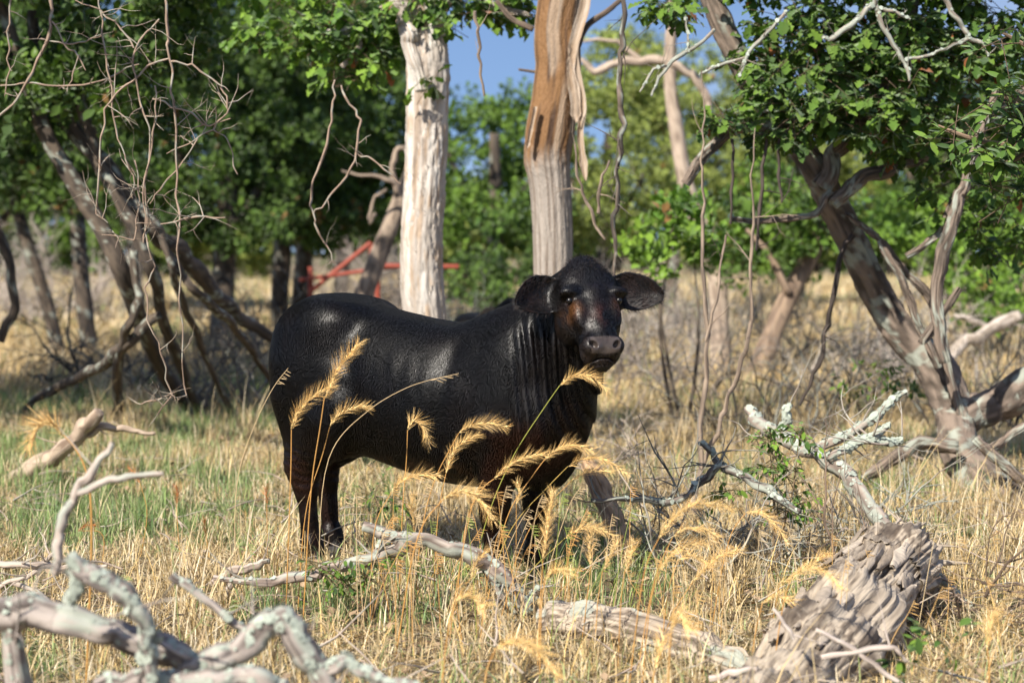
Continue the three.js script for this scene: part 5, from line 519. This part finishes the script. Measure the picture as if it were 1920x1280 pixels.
sprout('green leafy bramble right of the shaded stump', [[1640, 690, 30, 24], [1690, 720, 26, 18], [1600, 730, 30, 20]], 12, 7, .045, 'mid', 12);
// near oak branch entering at the right edge
{ const root = thing('oak_branch', P(2010, 250, 7.2), 'leafy oak branch reaching in from the right edge, closer than the leaning oak', 'branch'); for (const s of [[[2080, 250, 8], [1960, 262, 7], [1880, 270, 5], [1810, 255, 4], [1760, 235, 2]], [[1960, 262, 5], [1900, 300, 4], [1850, 310, 3]], [[1950, 250, 5], [1900, 190, 4], [1860, 175, 2]], [[2060, 160, 6], [1950, 100, 5], [1880, 60, 3]]]) mesh('branch', limb(path(s, 7.2), { seg: 10, step: .02, knob: .15, paint: bark([.3, .2, .13], [.14, .1, .07], 3) }), twigMat, root); leaves(root, [[1890, 240, 60, 50, 7.2, 15], [1800, 250, 45, 30, 7.2, 8], [1900, 170, 45, 35, 7.1, 9], [1850, 300, 60, 28, 7.2, 9], [1900, 340, 40, 40, 7.25, 7], [1960, 250, 60, 120, 7.2, 26], [1890, 70, 60, 40, 7.1, 6], [1870, 200, 40, 30, 7.3, 6]], { seed: 91, L: .066, geo: ovalGeo, tint: 'mid', hang: -.1 }); }

// ---------- grass: square patches of single blades laid edge to edge, each kind of grass one object ----------
const grassMat = new THREE.MeshStandardMaterial({ vertexColors: true, roughness: .7, side: THREE.DoubleSide });
const DRY = [[.48, .36, .18], [.58, .46, .26], [.64, .55, .38], [.36, .26, .14], [.54, .38, .15]], GREEN = [[.12, .19, .045], [.20, .28, .08], [.27, .33, .13], [.15, .24, .09]];
function patch(seed, size, n, { h0, h1, wd, lean = .8, flat = .25, cols, sink = .012, clumps = 14 }) {
  const r = RNG(seed), pos = [], idx = [], col = [], cl = []; for (let i = 0; i < clumps; i++) cl.push([(r() - .5) * size, (r() - .5) * size, .5 + r()]);
  for (let b = 0; b < n; b++) {
    const k = cl[r() * clumps | 0], free = r() < .45, x0 = free ? (r() - .5) * size : k[0] + (r() + r() - 1) * size * .09, z0 = free ? (r() - .5) * size : k[1] + (r() + r() - 1) * size * .09, lies = r() < flat, h = lerp(h0, h1, Math.pow(r(), 1.7)) * (free ? .75 : k[2]), a = r() * 6.283, dx = Math.cos(a), dz = Math.sin(a), l = lies ? 1.1 + r() : lean * (.15 + r()), w = wd * (.55 + .9 * r()), tw = (r() - .5) * 2, c = cols[r() * cols.length | 0], t = .75 + .5 * r(), kink = r() < .35 ? .35 + r() * .5 : 2, o = pos.length / 3;
    for (let i = 0; i <= 4; i++) { const u = i / 4, up = lies ? .012 + h * .18 * Math.sin(u * 2.6) : h * (u - .16 * l * u * u - (u > kink ? (u - kink) * 1.25 : 0)), out = h * l * (lies ? u : u * u + (u > kink ? (u - kink) * .8 : 0)), ww = w * (1 - u * u * .94) * .5, q = Math.cos(tw * u), s = Math.sin(tw * u), ex = (-dz * q + dx * s) * ww, ez = (dx * q + dz * s) * ww;
      pos.push(x0 + dx * out + ex, up - (i ? 0 : sink), z0 + dz * out + ez, x0 + dx * out - ex, up - (i ? 0 : sink), z0 + dz * out - ez); col.push(c[0] * t, c[1] * t, c[2] * t, c[0] * t, c[1] * t, c[2] * t); if (i < 4) { const j = o + i * 2; idx.push(j, j + 1, j + 2, j + 1, j + 3, j + 2); } }
  }
  return geom(pos, idx, { col });
}
{
  const greenAt = (x, z) => { const d = -z, px = 960 + x / d * FP, row = groundRow(d), w = (cx, cy, rx, ry) => Math.exp(-Math.pow((px - cx) / rx, 2) - Math.pow((row - cy) / ry, 2)); return clamp(.06 + .9 * w(200, 960, 300, 90) + .5 * w(200, 800, 350, 50) + .75 * w(1120, 1080, 170, 70) + .5 * w(1800, 960, 150, 50) + .35 * w(620, 700, 200, 60) + .3 * w(700, 1130, 200, 60) + (fbm(x * 1.5, 7, z * 1.5, 3) - .5) * .9); };
  const specs = [   // near to far: cell, from, to, then variants of dry and green
    { s: .42, d0: 3.4, d1: 16.5, dry: [0, 1, 2, 3].map((i) => patch(100 + i, .42, 560, { h0: .03, h1: .17, wd: .0042, cols: [...DRY, ...DRY, GREEN[2]], flat: .42 })), tall: [0, 1].map((i) => patch(110 + i, .42, 330, { h0: .06, h1: .34, wd: .0042, cols: DRY, flat: .2 })), green: [0, 1, 2].map((i) => patch(120 + i, .42, 430, { h0: .03, h1: .2, wd: .0036, cols: [...GREEN, ...GREEN, DRY[1], DRY[2]], flat: .12, lean: .7 })) },
    { s: 1.1, d0: 16.5, d1: 32, dry: [0, 1].map((i) => patch(130 + i, 1.1, 900, { h0: .06, h1: .28, wd: .009, cols: [...DRY, ...DRY, GREEN[1]] })), tall: [patch(135, 1.1, 600, { h0: .1, h1: .45, wd: .009, cols: DRY, flat: .1 })], green: [0, 1].map((i) => patch(140 + i, 1.1, 800, { h0: .06, h1: .3, wd: .008, cols: [...GREEN, ...GREEN, DRY[0]] })) },
    { s: 3.2, d0: 32, d1: 95, dry: [patch(150, 3.2, 1100, { h0: .1, h1: .4, wd: .03, cols: DRY, clumps: 30 }), patch(151, 3.2, 1000, { h0: .1, h1: .4, wd: .03, cols: [...DRY, GREEN[2]], clumps: 30 })], tall: [], green: [patch(152, 3.2, 1000, { h0: .1, h1: .4, wd: .03, cols: [...GREEN, ...DRY], clumps: 30 })] }];
  const kinds = { dry: ['dry_grass', 'short dry straw coloured grass covering the pasture'], tall: ['tall_dry_grass', 'taller loose stands of dry tan grass'], green: ['green_grass', 'thin green grass growing among the dry straw'] }, roots = {}, r = RNG(42), q = new THREE.Quaternion();
  for (const k in kinds) { const o = roots[k] = new THREE.Group(); o.name = kinds[k][0]; scene.add(o); tag(o, kinds[k][1], 'grass', null, 'stuff'); }
  for (const sp of specs) {
    const L = {}; for (const k in kinds) L[k] = sp[k].map(() => []);
    for (let d = sp.d0; d < sp.d1; d += sp.s) for (let x = -Math.ceil((d * .3 + 1.5) / sp.s) * sp.s; x <= d * .3 + 1.5; x += sp.s) {
      const g = greenAt(x, -d), y = groundY(x, -d) * (1 - sstep(40, 70, d)), tall = fbm(x * .7 + 20, 5, -d * .7, 3), k = r() < g ? 'green' : sp.tall.length && r() < sstep(.46, .62, tall) * (d > 7 ? .75 : .3) ? 'tall' : 'dry', v = L[k], s = 1.04 + .12 * r(); q.setFromAxisAngle(V(0, 1, 0), (r() * 4 | 0) * Math.PI / 2 + (r() - .5) * .3);
      v[r() * v.length | 0].push(new THREE.Matrix4().compose(V(x + (r() - .5) * sp.s * .2, y, -d + (r() - .5) * sp.s * .2), q, V(s, .75 + .5 * r(), s)));
    }
    for (const k in kinds) sp[k].forEach((g, i) => L[k][i].length && instanced('patch', g, grassMat, L[k][i], roots[k]));
  }
}

{ // twig litter and fallen leaves between the grass
  const r = RNG(77), geos = [0, 1, 2].map((i) => mergeGeometries(twig(V(0, .03, 0), V(1, .12, 0).normalize(), .22, .0035, RNG(800 + i), 1, { paint: greyWood(90 + i, .1, [.50, .41, .33], [.24, .18, .14]), crook: .5, fork: .5 }))), L = [[], [], []], q = new THREE.Quaternion(), leafL = [], leafC = [];
  for (let i = 0; i < 620; i++) { const d = 4.2 + r() * 8, x = (r() * 2 - 1) * (d * .29 + 1); q.setFromEuler(new THREE.Euler((r() - .5) * .6, r() * 6.283, (r() - .5) * .6)); const s = .5 + r() * 1.1; L[r() * 3 | 0].push(new THREE.Matrix4().compose(V(x, groundY(x, -d) + .01 + r() * .05, -d), q, V(s, s, s))); }
  const root = new THREE.Group(); root.name = 'twig_litter'; scene.add(root); tag(root, 'small broken twigs scattered through the grass', 'twigs', null, 'stuff'); geos.forEach((g, i) => instanced('twig', g, twigMat, L[i], root));
  for (let i = 0; i < 1500; i++) { const d = 4.2 + r() * 9, x = (r() * 2 - 1) * (d * .29 + 1), s = .035 + .03 * r(); q.setFromEuler(new THREE.Euler(-1.5 + (r() - .5) * 1.2, r() * 6.283, (r() - .5) * 1.2, 'YXZ')); leafL.push(new THREE.Matrix4().compose(V(x, groundY(x, -d) + .02 + r() * .05, -d), q, V(s, s, s))); const b = .6 + .6 * r(); leafC.push(rgb(.36 * b, .25 * b, .15 * b)); }
  const lf = instanced('fallen_leaves', leafGeo, new THREE.MeshStandardMaterial({ roughness: .8, side: THREE.DoubleSide }), leafL, scene, leafC); tag(lf, 'dry brown oak leaves scattered over the ground', 'leaves', null, 'stuff');
}
renderer.render(scene, camera);
